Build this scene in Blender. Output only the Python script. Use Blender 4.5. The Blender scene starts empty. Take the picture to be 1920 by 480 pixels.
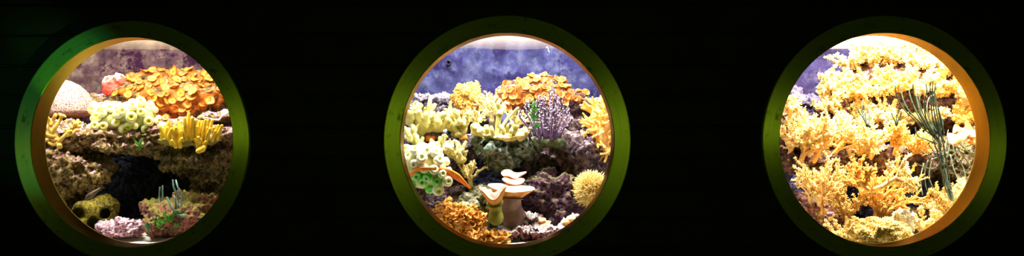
import bpy, bmesh, math, random
import numpy as np
from mathutils import Vector, Matrix
from mathutils.bvhtree import BVHTree

F, CZ, D = 1960.0, 1.3, 3.0          # focal length in photo pixels, eye height, distance to the porthole fronts
C = bpy.context.scene.collection
PI = math.pi


def P(px, py, Y):
    """photo pixel at a chosen distance -> point in the room"""
    return np.array([(px - 960) * Y / F, Y, CZ - (py - 240) * Y / F])


def S(n, Y):
    return n * Y / F


def lin(r, g, b):
    f = lambda c: (c / 255 / 12.92) if c / 255 <= .04045 else ((c / 255 + .055) / 1.055) ** 2.4
    return (f(r), f(g), f(b), 1)


# ------------------------------------------------------------------ noise
def _hash(i, j, k, s):
    n = (i.astype(np.int64) * 374761393 + j.astype(np.int64) * 668265263 + k.astype(np.int64) * 1274126177 + s * 974711) & 0xffffffff
    n = ((n ^ (n >> 13)) * 1274126177) & 0xffffffff
    n = ((n ^ (n >> 16)) * 2246822519) & 0xffffffff
    return ((n ^ (n >> 15)) & 0xffffff) / float(0xffffff)


def vnoise(p, s=0):
    i = np.floor(p).astype(np.int64)
    f = p - i
    f = f * f * f * (f * (f * 6 - 15) + 10)
    out = 0
    for a in (0, 1):
        for b in (0, 1):
            for c in (0, 1):
                w = (f[:, 0] if a else 1 - f[:, 0]) * (f[:, 1] if b else 1 - f[:, 1]) * (f[:, 2] if c else 1 - f[:, 2])
                out = out + w * _hash(i[:, 0] + a, i[:, 1] + b, i[:, 2] + c, s)
    return out * 2 - 1


def fbm(p, freq, octs=4, s=0, gain=.5):
    out, a = 0, 1.0
    for o in range(octs):
        out = out + a * vnoise(p * freq + o * 17.3, s + o)
        freq *= 2.03
        a *= gain
    return out


def worley(p, freq, s=0):
    q = p * freq
    i = np.floor(q).astype(np.int64)
    best = np.full(len(p), 9.0)
    sec = np.full(len(p), 9.0)
    for a in (-1, 0, 1):
        for b in (-1, 0, 1):
            for c in (-1, 0, 1):
                x, y, z = i[:, 0] + a, i[:, 1] + b, i[:, 2] + c
                d = np.sqrt((x + _hash(x, y, z, s) - q[:, 0]) ** 2 + (y + _hash(x, y, z, s + 7) - q[:, 1]) ** 2 + (z + _hash(x, y, z, s + 13) - q[:, 2]) ** 2)
                m = d < best
                sec = np.where(m, best, np.minimum(sec, d))
                best = np.where(m, d, best)
    return best, sec


# ------------------------------------------------------------------ meshes
class MB:
    def __init__(self):
        self.v, self.f, self.n = [], [], 0

    def add(self, v, f):
        v = np.asarray(v, float).reshape(-1, 3)
        self.v.append(v)
        n = self.n
        self.f += [tuple(int(i) + n for i in q) for q in f]
        self.n += len(v)

    def verts(self):
        return np.concatenate(self.v) if self.v else np.zeros((0, 3))

    def mesh(self, name, off=(0, 0, 0), smooth=True):
        me = bpy.data.meshes.new(name)
        me.from_pydata((self.verts() - np.asarray(off, float)).tolist(), [], self.f)
        me.polygons.foreach_set('use_smooth', [smooth] * len(me.polygons))
        me.update()
        return me

    def build(self, name, mat, parent=None, smooth=True, loc=None):
        off = origin(parent) if parent else (loc if loc is not None else (0, 0, 0))
        me = self.mesh(name, off, smooth)
        me.materials.append(mat)
        o = bpy.data.objects.new(name, me)
        C.objects.link(o)
        if parent:
            o.parent = parent
        elif loc is not None:
            o.location = loc
        return o


def origin(o):
    p = np.zeros(3)
    while o is not None:
        p = p + np.array(o.location)
        o = o.parent
    return p


def tag(o, label=None, cat=None, group=None, kind=None):
    if label:
        o['label'] = label
    if cat:
        o['category'] = cat
    if group:
        o['group'] = group
    if kind:
        o['kind'] = kind
    return o


def thing(name, loc, label, cat, group=None, kind=None):
    o = bpy.data.objects.new(name, None)
    o.empty_display_size = .02
    C.objects.link(o)
    o.location = [float(x) for x in loc]
    return tag(o, label, cat, group, kind)


def put(name, me, parent, M):
    """a part sharing mesh data ME, at world matrix M"""
    o = bpy.data.objects.new(name, me)
    C.objects.link(o)
    o.parent = parent
    off = origin(parent)
    o.matrix_local = Matrix.Translation([-float(x) for x in off]) @ M
    return o


def frame_from(n, spin=0.0, scale=1.0, loc=(0, 0, 0)):
    """matrix whose local z points along n"""
    n = Vector([float(x) for x in n]).normalized()
    q = n.to_track_quat('Z', 'Y').to_matrix().to_4x4()
    sc = scale if hasattr(scale, '__len__') else (scale,) * 3
    return Matrix.Translation([float(x) for x in loc]) @ q @ Matrix.Rotation(spin, 4, 'Z') @ Matrix.Diagonal((sc[0], sc[1], sc[2], 1))


def norm(v):
    v = np.asarray(v, float)
    return v / (np.linalg.norm(v) + 1e-12)


def smooth_path(pts, k=4):
    """Catmull-Rom through the points"""
    p = np.asarray(pts, float)
    if len(p) < 3:
        return np.array([p[0] + (p[-1] - p[0]) * t for t in np.linspace(0, 1, k + 1)])
    q = np.vstack([2 * p[0] - p[1], p, 2 * p[-1] - p[-2]])
    out = []
    for i in range(1, len(q) - 2):
        for t in np.linspace(0, 1, k, endpoint=False):
            a, b, c, d = q[i - 1], q[i], q[i + 1], q[i + 2]
            out.append(.5 * ((2 * b) + (c - a) * t + (2 * a - 5 * b + 4 * c - d) * t * t + (3 * b - a - 3 * c + d) * t ** 3))
    out.append(p[-1])
    return np.array(out)


def tube(mb, pts, rad, n=8, tip=True, start=True, flat=1.0):
    pts = np.asarray(pts, float)
    k = len(pts)
    rad = np.interp(np.linspace(0, 1, k), np.linspace(0, 1, len(rad)), rad) if hasattr(rad, '__len__') else np.full(k, rad)
    T = np.gradient(pts, axis=0)
    T /= np.linalg.norm(T, axis=1)[:, None] + 1e-12
    up = np.array([0, 0, 1.0]) if abs(T[0][2]) < .9 else np.array([0, 1.0, 0])
    u = norm(np.cross(up, T[0]))
    rings, axes = [], []
    ang = np.linspace(0, 2 * PI, n, endpoint=False)
    for i in range(k):
        u = norm(u - T[i] * np.dot(u, T[i]))
        w = np.cross(T[i], u)
        axes.append((u, w))
        rings.append(pts[i] + rad[i] * (np.cos(ang)[:, None] * u + np.sin(ang)[:, None] * w * flat))
    if tip:
        u, w = axes[-1]
        for a in (.5, 1.0, 1.35):
            rings.append(pts[-1] + T[-1] * rad[-1] * math.sin(a) + rad[-1] * math.cos(a) * (np.cos(ang)[:, None] * u + np.sin(ang)[:, None] * w * flat))
    v = np.concatenate(rings)
    m = len(rings)
    f = []
    for i in range(m - 1):
        for j in range(n):
            j2 = (j + 1) % n
            f.append((i * n + j, i * n + j2, (i + 1) * n + j2, (i + 1) * n + j))
    f.append(tuple((m - 1) * n + j for j in range(n)))
    if start:
        f.append(tuple(n - 1 - j for j in range(n)))
    mb.add(v, f)


_ico = {}


def ico(sub):
    if sub not in _ico:
        bm = bmesh.new()
        bmesh.ops.create_icosphere(bm, subdivisions=sub, radius=1)
        bm.verts.ensure_lookup_table()
        _ico[sub] = (np.array([v.co[:] for v in bm.verts]), [tuple(v.index for v in f.verts) for f in bm.faces])
        bm.free()
    return _ico[sub]


def ball(mb, c, r, sub=2, noise=0, seed=0):
    v, f = ico(sub)
    r = np.asarray(r if hasattr(r, '__len__') else (r,) * 3, float)
    w = v * (1 + (noise * fbm(v, 2.2, 3, seed) if noise else 0))[:, None] if noise else v
    mb.add(np.asarray(c) + w * r, f)


def remesh(mb, voxel):
    """the union of all shells of MB as one closed skin"""
    me = mb.mesh('tmp')
    o = bpy.data.objects.new('tmp', me)
    C.objects.link(o)
    m = o.modifiers.new('r', 'REMESH')
    m.mode = 'VOXEL'
    m.voxel_size = voxel
    dg = bpy.context.evaluated_depsgraph_get()
    dg.update()
    ev = o.evaluated_get(dg)
    em = ev.to_mesh()
    n = len(em.vertices)
    v = np.empty(n * 3)
    em.vertices.foreach_get('co', v)
    f = [tuple(p.vertices) for p in em.polygons]
    ev.to_mesh_clear()
    bpy.data.objects.remove(o)
    bpy.data.meshes.remove(me)
    return v.reshape(-1, 3), f


def adj_smooth(v, f, it=2):
    q = np.array([t for t in f if len(t) == 4])
    for _ in range(it):
        acc = np.zeros_like(v)
        cnt = np.zeros(len(v))
        for a in range(4):
            for b in (1, 3):
                np.add.at(acc, q[:, a], v[q[:, (a + b) % 4]])
                np.add.at(cnt, q[:, a], 1)
        ok = cnt > 0
        v = np.where(ok[:, None], .5 * v + .5 * acc / np.maximum(cnt, 1)[:, None], v)
    return v


def normals(v, f):
    q = np.array([t if len(t) == 4 else (t[0], t[1], t[2], t[2]) for t in f])
    n = np.cross(v[q[:, 2]] - v[q[:, 0]], v[q[:, 3]] - v[q[:, 1]])
    out = np.zeros_like(v)
    for a in range(4):
        np.add.at(out, q[:, a], n)
    return out / (np.linalg.norm(out, axis=1)[:, None] + 1e-12)


SOLID = []        # (bvh, name) of everything a coral may grow on


def rock(name, blobs, mat, label, seed, voxel=.0042, rough=.018, pits=.012, pitf=48, cat='rock', holes=(), group=None, streak=0, grow=True, sm=2):
    """blobs: (px, py, Y, half width px, half height px, half depth m); holes: (px, py, Y, radius px, depth m)"""
    mb = MB()
    for i, (x, y, Y, a, b, c) in enumerate(blobs):
        v, f = ico(4)
        w = v * (1 + .16 * fbm(v, 1.7, 2, seed + i))[:, None]
        # squarer than a ball
        w = np.sign(w) * np.abs(w) ** .82
        mb.add(P(x, y, Y) + w * np.array([S(a, Y), c, S(b, Y)]), f)
    v, f = remesh(mb, voxel)
    v = adj_smooth(v, f, sm)
    n = normals(v, f)
    p = v * np.array([1, 1, 1.0 - streak])
    d = rough * (fbm(p, 9, 2, seed) * .8 + fbm(p, 24, 5, seed + 3, .68) * .7 - .35 * np.abs(fbm(p, 60, 2, seed + 5)))
    a, b = worley(p + .01 * fbm(p, 20, 2, seed)[:, None], pitf, seed)
    d -= pits * np.clip(1 - a / .55, 0, 1) ** .7
    a, b = worley(p, pitf * 2.6, seed + 1)
    d -= pits * .45 * np.clip(1 - a / .5, 0, 1)
    for (x, y, Y, r, dep) in holes:
        c = P(x, y, Y)
        ax = norm(c - np.array([0, 0, CZ]))
        q = v - c
        q = q - np.outer(q @ ax, ax)
        t = np.linalg.norm(q, axis=1) / S(r, Y)
        k = np.clip((1.15 - t) / .5, 0, 1) * (n @ ax < .1)
        v = v + ax * (dep * (k * k * (3 - 2 * k)))[:, None]
        d = d * (1 - .7 * np.clip(1.3 - t, 0, 1))
    v = v + n * d[:, None]
    base = np.array([(v[:, 0].min() + v[:, 0].max()) / 2, (v[:, 1].min() + v[:, 1].max()) / 2, v[:, 2].min()])
    m = MB()
    m.add(v, f)
    o = m.build(name, mat, loc=base)
    tag(o, label, cat, group)
    if grow:
        SOLID.append((BVHTree.FromPolygons(v.tolist(), f), o.name))
    return o


EYE = Vector((0, 0, CZ))


def hit(px, py, only=None):
    """where the line of sight through a pixel meets the rockwork: (point, normal) or None"""
    d = Vector(P(px, py, 1.0).tolist()) - EYE
    d.normalize()
    best = None
    for b, nm in SOLID:
        if only and nm not in only:
            continue
        r = b.ray_cast(EYE, d)
        if r[0] is not None and (best is None or r[3] < best[2]):
            best = (np.array(r[0]), np.array(r[1]), r[3])
    return best


def inside(x, y, poly):
    c, j = False, len(poly) - 1
    for i in range(len(poly)):
        (xi, yi), (xj, yj) = poly[i], poly[j]
        if (yi > y) != (yj > y) and x < (xj - xi) * (y - yi) / (yj - yi) + xi:
            c = not c
        j = i
    return c


def poisson(poly, r, seed, tries=4000):
    rnd = random.Random(seed)
    xs, ys = [p[0] for p in poly], [p[1] for p in poly]
    out = []
    for _ in range(tries):
        x, y = rnd.uniform(min(xs), max(xs)), rnd.uniform(min(ys), max(ys))
        rr = r(x, y) if callable(r) else r
        if inside(x, y, poly) and all((x - a) ** 2 + (y - b) ** 2 > rr * rr for a, b in out):
            out.append((x, y))
    return out


# ------------------------------------------------------------------ materials
def new_mat(name):
    m = bpy.data.materials.new(name)
    m.use_nodes = True
    nt = m.node_tree
    bs = nt.nodes['Principled BSDF']
    return m, nt, bs, nt.nodes['Material Output']


def N(nt, t, **kw):
    n = nt.nodes.new(t)
    for k, v in kw.items():
        if k in n.inputs:
            n.inputs[k].default_value = v
        else:
            setattr(n, k, v)
    return n


def ramp(nt, fac, stops):
    r = nt.nodes.new('ShaderNodeValToRGB')
    e = r.color_ramp.elements
    while len(e) < len(stops):
        e.new(.5)
    for el, (p, c) in zip(e, stops):
        el.position, el.color = p, c
    nt.links.new(fac, r.inputs[0])
    return r.outputs[0]


def mixc(nt, fac, a, b, mode='MIX'):
    m = nt.nodes.new('ShaderNodeMix')
    m.data_type = 'RGBA'
    m.blend_type = mode
    L = nt.links.new
    if hasattr(fac, 'is_linked'):
        L(fac, m.inputs[0])
    else:
        m.inputs[0].default_value = fac
    for s, v in ((6, a), (7, b)):
        if hasattr(v, 'is_linked'):
            L(v, m.inputs[s])
        else:
            m.inputs[s].default_value = v
    return m.outputs[2]


def noise_node(nt, scale, detail=5, rough=.6, w=(0, 0, 0), obj=True):
    tc = nt.nodes.new('ShaderNodeTexCoord')
    mp = nt.nodes.new('ShaderNodeMapping')
    mp.inputs['Location'].default_value = w
    nt.links.new(tc.outputs['Object'], mp.inputs[0])
    n = N(nt, 'ShaderNodeTexNoise', Scale=scale, Detail=detail, Roughness=rough)
    nt.links.new(mp.outputs[0], n.inputs['Vector'])
    return n.outputs['Fac']


def bump(nt, bs, h, strength=.5, dist=.004):
    b = N(nt, 'ShaderNodeBump', Strength=strength, Distance=dist)
    nt.links.new(h, b.inputs['Height'])
    nt.links.new(b.outputs[0], bs.inputs['Normal'])


def rock_mat(name, dark, mid, light, crust=None, amt=.5, spots=None, spot_amt=.5, sc=14, seed=0, up=.35):
    """mottled reef rock: grains of three tones, coralline CRUST on the upper ledges, SPOTS of another growth"""
    m, nt, bs, _ = new_mat(name)
    L = nt.links.new
    w = (seed * 3.7, seed * 1.3, seed * 2.1)
    fine = noise_node(nt, sc * 4.5, 9, .74, w)
    col = ramp(nt, fine, [(.36, tuple(c * .6 for c in dark[:3]) + (1,)), (.45, dark), (.52, mid), (.62, light)])
    broad = ramp(nt, noise_node(nt, sc, 5, .6, (w[0] + 6, w[1], w[2])), [(.36, (.62, .62, .62, 1)), (.6, (1.25, 1.25, 1.25, 1))])
    col = mixc(nt, 1.0, col, broad, 'MULTIPLY')
    if spots:
        k = ramp(nt, noise_node(nt, sc * 1.7, 8, .72, (w[0] + 9, w[1], w[2])), [(.64 - .2 * spot_amt, (0, 0, 0, 1)), (.70 - .2 * spot_amt, (1, 1, 1, 1))])
        col = mixc(nt, k, col, spots)
    if crust:
        g = nt.nodes.new('ShaderNodeNewGeometry')
        sx = nt.nodes.new('ShaderNodeSeparateXYZ')
        L(g.outputs['Normal'], sx.inputs[0])
        a = N(nt, 'ShaderNodeMath', operation='MULTIPLY_ADD')
        L(sx.outputs['Z'], a.inputs[0])
        a.inputs[1].default_value = up
        L(noise_node(nt, sc * 2.6, 8, .74, (w[0] + 4, w[1], w[2])), a.inputs[2])
        k = ramp(nt, a.outputs[0], [(1.02 - .5 * amt, (0, 0, 0, 1)), (1.08 - .5 * amt, (1, 1, 1, 1))])
        cc = ramp(nt, noise_node(nt, sc * 5, 6, .7, (w[0] + 2, w[1], w[2])), [(.38, tuple(c * .35 for c in crust[:3]) + (1,)), (.5, tuple(c * .8 for c in crust[:3]) + (1,)), (.64, crust)])
        col = mixc(nt, k, col, cc)
    L(col, bs.inputs['Base Color'])
    bs.inputs['Roughness'].default_value = .75
    bs.inputs['Specular IOR Level'].default_value = .2
    bump(nt, bs, noise_node(nt, 150, 8, .75, w), 1.0, .006)
    return m


def soft_mat(name, a, b, sc=30, seed=0, rough=.55, trans=0.0, bumps=.3):
    m, nt, bs, out = new_mat(name)
    col = ramp(nt, noise_node(nt, sc, 4, .6, (seed, seed * 2, 0)), [(.35, a), (.65, b)])
    nt.links.new(col, bs.inputs['Base Color'])
    bs.inputs['Roughness'].default_value = rough
    bs.inputs['Specular IOR Level'].default_value = .3
    if bumps:
        bump(nt, bs, noise_node(nt, 260, 3, .6), bumps, .002)
    if trans:
        t = N(nt, 'ShaderNodeBsdfTranslucent')
        nt.links.new(col, t.inputs[0])
        mx = N(nt, 'ShaderNodeMixShader')
        mx.inputs[0].default_value = trans
        nt.links.new(bs.outputs[0], mx.inputs[1])
        nt.links.new(t.outputs[0], mx.inputs[2])
        nt.links.new(mx.outputs[0], out.inputs[0])
    return m
# ------------------------------------------------------------------ camera and render settings
sc = bpy.context.scene
cam_d = bpy.data.cameras.new('camera')
cam_d.sensor_width = 36
cam_d.lens = 36 * F / 1920
cam_d.clip_start = .05
cam = bpy.data.objects.new('camera', cam_d)
C.objects.link(cam)
cam.location = (0, 0, CZ)
cam.rotation_euler = (PI / 2, 0, 0)
sc.camera = cam
sc.view_settings.view_transform = 'Standard'
sc.view_settings.look = 'None'
sc.view_settings.gamma = 1
sc.view_settings.exposure = 0
sc.view_settings.use_curve_mapping = False
sc.cycles.use_denoising = True
sc.cycles.denoiser = 'OPENIMAGEDENOISE'
sc.cycles.caustics_reflective = False
sc.cycles.caustics_refractive = False
sc.cycles.max_bounces = 12
sc.cycles.diffuse_bounces = 8
sc.cycles.transparent_max_bounces = 24
sc.cycles.sample_clamp_indirect = 6
wd = bpy.data.worlds.new('World')
sc.world = wd
wd.use_nodes = True
wd.node_tree.nodes['Background'].inputs[0].default_value = (.02, .03, .015, 1)
wd.node_tree.nodes['Background'].inputs[1].default_value = .02

# ------------------------------------------------------------------ portholes: centre px, inner and outer half axes px
PORT = [(246.7, 266.7, 189.5, 197.0, 220.3, 228.0), (951.0, 263.2, 200.7, 201.7, 232.0, 234.2), (1659.5, 262.3, 197.5, 200.8, 229.2, 233.0)]
GY = D + .083                         # the panes
WALL_Y = D + .022

# dark shiplap wall with three round openings
mw, nt, bs, _ = new_mat('dark painted boards')
g = noise_node(nt, 5, 6, .65)
nt.links.new(ramp(nt, g, [(.3, (.006, .005, .004, 1)), (.7, (.014, .012, .009, 1))]), bs.inputs['Base Color'])
bs.inputs['Roughness'].default_value = .6
bs.inputs['Specular IOR Level'].default_value = .12
bump(nt, bs, noise_node(nt, 40, 4, .6), .15, .003)
mb = MB()
pitch = .0882
z0 = 1.3 - (178 - 240) * D / F - pitch * 22
prof = []
z = z0
while z < 2.75:
    prof += [(z, .007), (z + .0025, .0), (z + pitch - .0085, .0), (z + pitch - .006, .007), (z + pitch - .003, .007)]
    z += pitch
prof = [(max(0, a), b) for a, b in prof if -.05 < a < 2.8]
X0, X1 = -3.2, 3.2
loop = [(WALL_Y + b, a) for a, b in prof]
loop += [(WALL_Y + .045, prof[-1][0]), (WALL_Y + .045, prof[0][0])]
n = len(loop)
mb.add([(X0, y, z) for y, z in loop] + [(X1, y, z) for y, z in loop],
       [(i, (i + 1) % n, n + (i + 1) % n, n + i) for i in range(n)] + [tuple(range(n))[::-1], tuple(range(n, 2 * n))])
wall = mb.build('wall_front', mw, smooth=False)
tag(wall, 'near-black wall of horizontal painted boards around three round windows', 'wall', kind='structure')
cut = MB()
for (cx, cy, rx, ry, ox, oy) in PORT:
    c = P(cx, cy, D)
    a = np.linspace(0, 2 * PI, 128, endpoint=False)
    ring = np.stack([c[0] + S((rx + ox) / 2, D) * np.cos(a), 0 * a, c[2] + S((ry + oy) / 2, D) * np.sin(a)], 1)
    k = len(a)
    cut.add(np.concatenate([ring + [0, D - .1, 0], ring + [0, D + .2, 0]]),
            [(i, (i + 1) % k, k + (i + 1) % k, k + i) for i in range(k)] + [tuple(range(k))[::-1], tuple(range(k, 2 * k))])
co = cut.build('cutter', mw, smooth=False)
for q in (wall, co):
    bm = bmesh.new()
    bm.from_mesh(q.data)
    bmesh.ops.recalc_face_normals(bm, faces=bm.faces)
    bm.to_mesh(q.data)
    bm.free()
md = wall.modifiers.new('b', 'BOOLEAN')
md.operation = 'DIFFERENCE'
md.object = co
md.solver = 'EXACT'
dg = bpy.context.evaluated_depsgraph_get()
me2 = bpy.data.meshes.new_from_object(wall.evaluated_get(dg))
wall.modifiers.clear()
wall.data = me2
bpy.data.objects.remove(co)
bounce_liner = soft_mat('white tank liner', lin(214, 214, 210), lin(230, 230, 226), 4, 0, .8, 0, 0)  # unseen white back face, added to bounce lamp light onto the reef fronts
me2.materials.append(bounce_liner)
for p in me2.polygons:
    if p.normal.y > .9 and p.center.y > WALL_Y + .04:
        p.material_index = 1

# brushed green-bronze rings, golden reveals and glass panes
def ring_material():
    m, nt, bs, _ = new_mat('brushed bronze ring')
    L = nt.links.new
    tc = nt.nodes.new('ShaderNodeTexCoord')
    ln = N(nt, 'ShaderNodeVectorMath', operation='LENGTH')
    mp = N(nt, 'ShaderNodeMapping')
    mp.inputs['Scale'].default_value = (1, 0, 1)
    L(tc.outputs['Object'], mp.inputs[0])
    L(mp.outputs[0], ln.inputs[0])
    sx = nt.nodes.new('ShaderNodeSeparateXYZ')
    L(tc.outputs['Object'], sx.inputs[0])
    at = N(nt, 'ShaderNodeMath', operation='ARCTAN2')
    L(sx.outputs['Z'], at.inputs[0])
    L(sx.outputs['X'], at.inputs[1])
    cb = nt.nodes.new('ShaderNodeCombineXYZ')
    L(ln.outputs['Value'], cb.inputs[0])
    L(at.outputs[0], cb.inputs[1])
    mp2 = N(nt, 'ShaderNodeMapping')
    mp2.inputs['Scale'].default_value = (420, 2.2, 1)
    L(cb.outputs[0], mp2.inputs[0])
    nz = N(nt, 'ShaderNodeTexNoise', Scale=1, Detail=4, Roughness=.6)
    L(mp2.outputs[0], nz.inputs['Vector'])
    mp3 = N(nt, 'ShaderNodeMapping')
    mp3.inputs['Scale'].default_value = (40, 8, 1)
    L(cb.outputs[0], mp3.inputs[0])
    n2 = N(nt, 'ShaderNodeTexNoise', Scale=1, Detail=5, Roughness=.7)
    L(mp3.outputs[0], n2.inputs['Vector'])
    col = ramp(nt, nz.outputs['Fac'], [(.3, (.34, .36, .16, 1)), (.7, (.52, .5, .24, 1))])
    col = mixc(nt, ramp(nt, n2.outputs['Fac'], [(.3, (1, 1, 1, 1)), (.42, (0, 0, 0, 1))]), col, (.12, .12, .05, 1))
    L(col, bs.inputs['Base Color'])
    bs.inputs['Metallic'].default_value = .75
    bs.inputs['Roughness'].default_value = .36
    bs.inputs['Anisotropic'].default_value = .95
    bs.inputs['Anisotropic Rotation'].default_value = .25
    tg = N(nt, 'ShaderNodeTangent', direction_type='RADIAL', axis='Y')
    L(tg.outputs[0], bs.inputs['Tangent'])
    bump(nt, bs, nz.outputs['Fac'], .12, .002)
    return m


def reveal_material():
    m, nt, bs, _ = new_mat('golden brass reveal')
    L = nt.links.new
    tc = nt.nodes.new('ShaderNodeTexCoord')
    mp = N(nt, 'ShaderNodeMapping')
    mp.inputs['Scale'].default_value = (3, 160, 3)
    L(tc.outputs['Object'], mp.inputs[0])
    nz = N(nt, 'ShaderNodeTexNoise', Scale=2, Detail=4, Roughness=.6)
    L(mp.outputs[0], nz.inputs['Vector'])
    L(ramp(nt, nz.outputs['Fac'], [(.3, (.19, .135, .03, 1)), (.7, (.31, .22, .055, 1))]), bs.inputs['Base Color'])
    bs.inputs['Metallic'].default_value = .8
    bs.inputs['Roughness'].default_value = .36
    bs.inputs['Specular Tint'].default_value = (.46, .33, .10, 1)
    bump(nt, bs, nz.outputs['Fac'], .1, .001)
    return m


def pane_material():
    m, nt, bs, out = new_mat('porthole glass')
    L = nt.links.new
    nt.nodes.remove(bs)
    tr = N(nt, 'ShaderNodeBsdfTransparent')
    tr.inputs[0].default_value = (.98, .99, .98, 1)
    gl = N(nt, 'ShaderNodeBsdfGlossy')
    gl.inputs['Roughness'].default_value = .02
    fr = N(nt, 'ShaderNodeFresnel', IOR=1.33)
    mx = N(nt, 'ShaderNodeMixShader')
    L(fr.outputs[0], mx.inputs[0])
    L(tr.outputs[0], mx.inputs[1])
    L(gl.outputs[0], mx.inputs[2])
    L(mx.outputs[0], out.inputs[0])
    return m


RING, REVEAL, PANE = ring_material(), reveal_material(), pane_material()


def lathe(mb, prof, c, n=160):
    """prof: (rx, rz, y) loops about the window axis"""
    a = np.linspace(0, 2 * PI, n, endpoint=False)
    v = np.concatenate([np.stack([c[0] + rx * np.cos(a), np.full(n, y), c[2] + rz * np.sin(a)], 1) for rx, rz, y in prof])
    f = []
    for i in range(len(prof) - 1):
        for j in range(n):
            j2 = (j + 1) % n
            f.append((i * n + j, (i + 1) * n + j, (i + 1) * n + j2, i * n + j2))
    mb.add(v, f)


names = ['round window on the left, its ring lit teal green', 'round window in the middle of the dark wall', 'round window on the right, glowing with bushy yellow coral']
for i, (cx, cy, rx, ry, ox, oy) in enumerate(PORT):
    c = P(cx, cy, D)
    rx, ry, ox, oy = (S(q, D) for q in (rx, ry, ox, oy))
    w = thing(f'window_{i + 1}', (c[0], D + .05, c[2]), names[i], 'window', kind='structure')
    e = .003
    m = MB()
    lathe(m, [(rx, ry, D + .03), (rx, ry, D + .002), (rx + .0015, ry + .0015, D), (ox - e, oy - e, D), (ox - e * .3, oy - e * .3, D + e * .3), (ox, oy, D + e), (ox, oy, WALL_Y + .004)], c)
    fr = m.build('window_frame', RING, w)
    fr.data.set_sharp_from_angle(angle=.35)
    m = MB()
    b = .006
    lathe(m, [(rx + .003, ry + .003, D + .0302), (rx - .0004, ry - .0004, D + .0035), (rx - .0004, ry - .0004, GY - .004), (rx - .0004, ry - .0004, GY + .012),
              (rx + .02, ry + .02, GY + .012), (rx + .02, ry + .02, D + .031)], c)
    rv = m.build('reveal', REVEAL, w)
    rv.data.set_sharp_from_angle(angle=.35)
    m = MB()
    a = np.linspace(0, 2 * PI, 128, endpoint=False)
    r1 = np.stack([c[0] + (rx - .0006) * np.cos(a), np.full(128, GY), c[2] + (ry - .0006) * np.sin(a)], 1)
    m.add(np.concatenate([r1, r1 + [0, .008, 0]]), [tuple(range(128)), tuple(range(128, 256))[::-1]])
    m.build('glass_pane', PANE, w, smooth=False)

# gallery floor
m, nt, bs, _ = new_mat('dark carpet')
nt.links.new(ramp(nt, noise_node(nt, 60, 4), [(.3, (.01, .011, .01, 1)), (.7, (.02, .02, .018, 1))]), bs.inputs['Base Color'])
mb = MB()
mb.add([(-3.2, -1.5, 0), (3.2, -1.5, 0), (3.2, 4, 0), (-3.2, 4, 0)], [(0, 1, 2, 3)])
tag(mb.build('floor', m, smooth=False), 'dark gallery floor below the windows', 'floor', kind='structure')

# ------------------------------------------------------------------ the three tanks
ZF, ZW, YB = .945, 1.594, 3.88        # tank floor, water level, back
TX = [(-1.98, -.66), (-.62, .62), (.66, 1.98)]


def back_mat(name, stops, spot, seed, k=.55):
    m, nt, bs, _ = new_mat(name)
    n1 = noise_node(nt, 16, 10, .72, (seed, 0, 0))
    col = ramp(nt, n1, stops)
    s = ramp(nt, noise_node(nt, 9, 8, .7, (seed + 5, 2, 0)), [(k, (0, 0, 0, 1)), (k + .06, (1, 1, 1, 1))])
    col = mixc(nt, s, col, spot)
    nt.links.new(col, bs.inputs['Base Color'])
    bs.inputs['Roughness'].default_value = .85
    bs.inputs['Specular IOR Level'].default_value = .1
    bump(nt, bs, noise_node(nt, 60, 6, .7), .6, .006)
    return m


BACK = [back_mat('mauve brown crusted panel', [(.34, lin(46, 30, 44)), (.5, lin(84, 62, 64)), (.64, lin(120, 104, 92))], lin(44, 14, 38), 1, .52),
        back_mat('violet blue crusted panel', [(.36, lin(42, 40, 80)), (.5, lin(58, 58, 98)), (.62, lin(84, 88, 116))], lin(40, 34, 76), 2, .52),
        back_mat('violet panel', [(.34, lin(24, 20, 46)), (.52, lin(36, 30, 62)), (.68, lin(64, 58, 86))], lin(26, 18, 44), 3)]
SIDE = soft_mat('dim blue tank side', lin(120, 124, 150), lin(140, 142, 166), 6, 0, .8)
LID = soft_mat('cream tank lid', lin(128, 108, 74), lin(150, 130, 96), 4, 0, .8, 0, 0)
SAND = soft_mat('white coral sand', lin(205, 198, 180), lin(235, 230, 218), 220, 0, .9, 0, 1.0)

m, nt, bs, out = new_mat('water surface')
nt.nodes.remove(bs)
L = nt.links.new
tr = N(nt, 'ShaderNodeBsdfTransparent')
tl = N(nt, 'ShaderNodeBsdfTranslucent')
tl.inputs[0].default_value = (.95, .76, .46, 1)
gl = N(nt, 'ShaderNodeBsdfGlossy')
gl.inputs['Roughness'].default_value = .12
gl.inputs[0].default_value = (.92, .84, .66, 1)
bp = N(nt, 'ShaderNodeBump', Strength=.5, Distance=.02)
L(noise_node(nt, 7, 3, .5), bp.inputs['Height'])
L(bp.outputs[0], gl.inputs['Normal'])
m1, m2 = N(nt, 'ShaderNodeMixShader'), N(nt, 'ShaderNodeMixShader')
m1.inputs[0].default_value = .15
L(tr.outputs[0], m1.inputs[1]); L(tl.outputs[0], m1.inputs[2])
lw = N(nt, 'ShaderNodeLayerWeight', Blend=.5)
mm = N(nt, 'ShaderNodeMath', operation='MULTIPLY')
L(lw.outputs['Facing'], mm.inputs[0])
mm.inputs[1].default_value = .7
L(mm.outputs[0], m2.inputs[0])
L(m1.outputs[0], m2.inputs[1]); L(gl.outputs[0], m2.inputs[2])
L(m2.outputs[0], out.inputs[0])
WATER = m


def grid(nx, ny, fn):
    u, w = np.meshgrid(np.linspace(0, 1, nx + 1), np.linspace(0, 1, ny + 1))
    v = fn(u.ravel(), w.ravel())
    f = [(j * (nx + 1) + i, j * (nx + 1) + i + 1, (j + 1) * (nx + 1) + i + 1, (j + 1) * (nx + 1) + i) for j in range(ny) for i in range(nx)]
    return v, f


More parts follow.
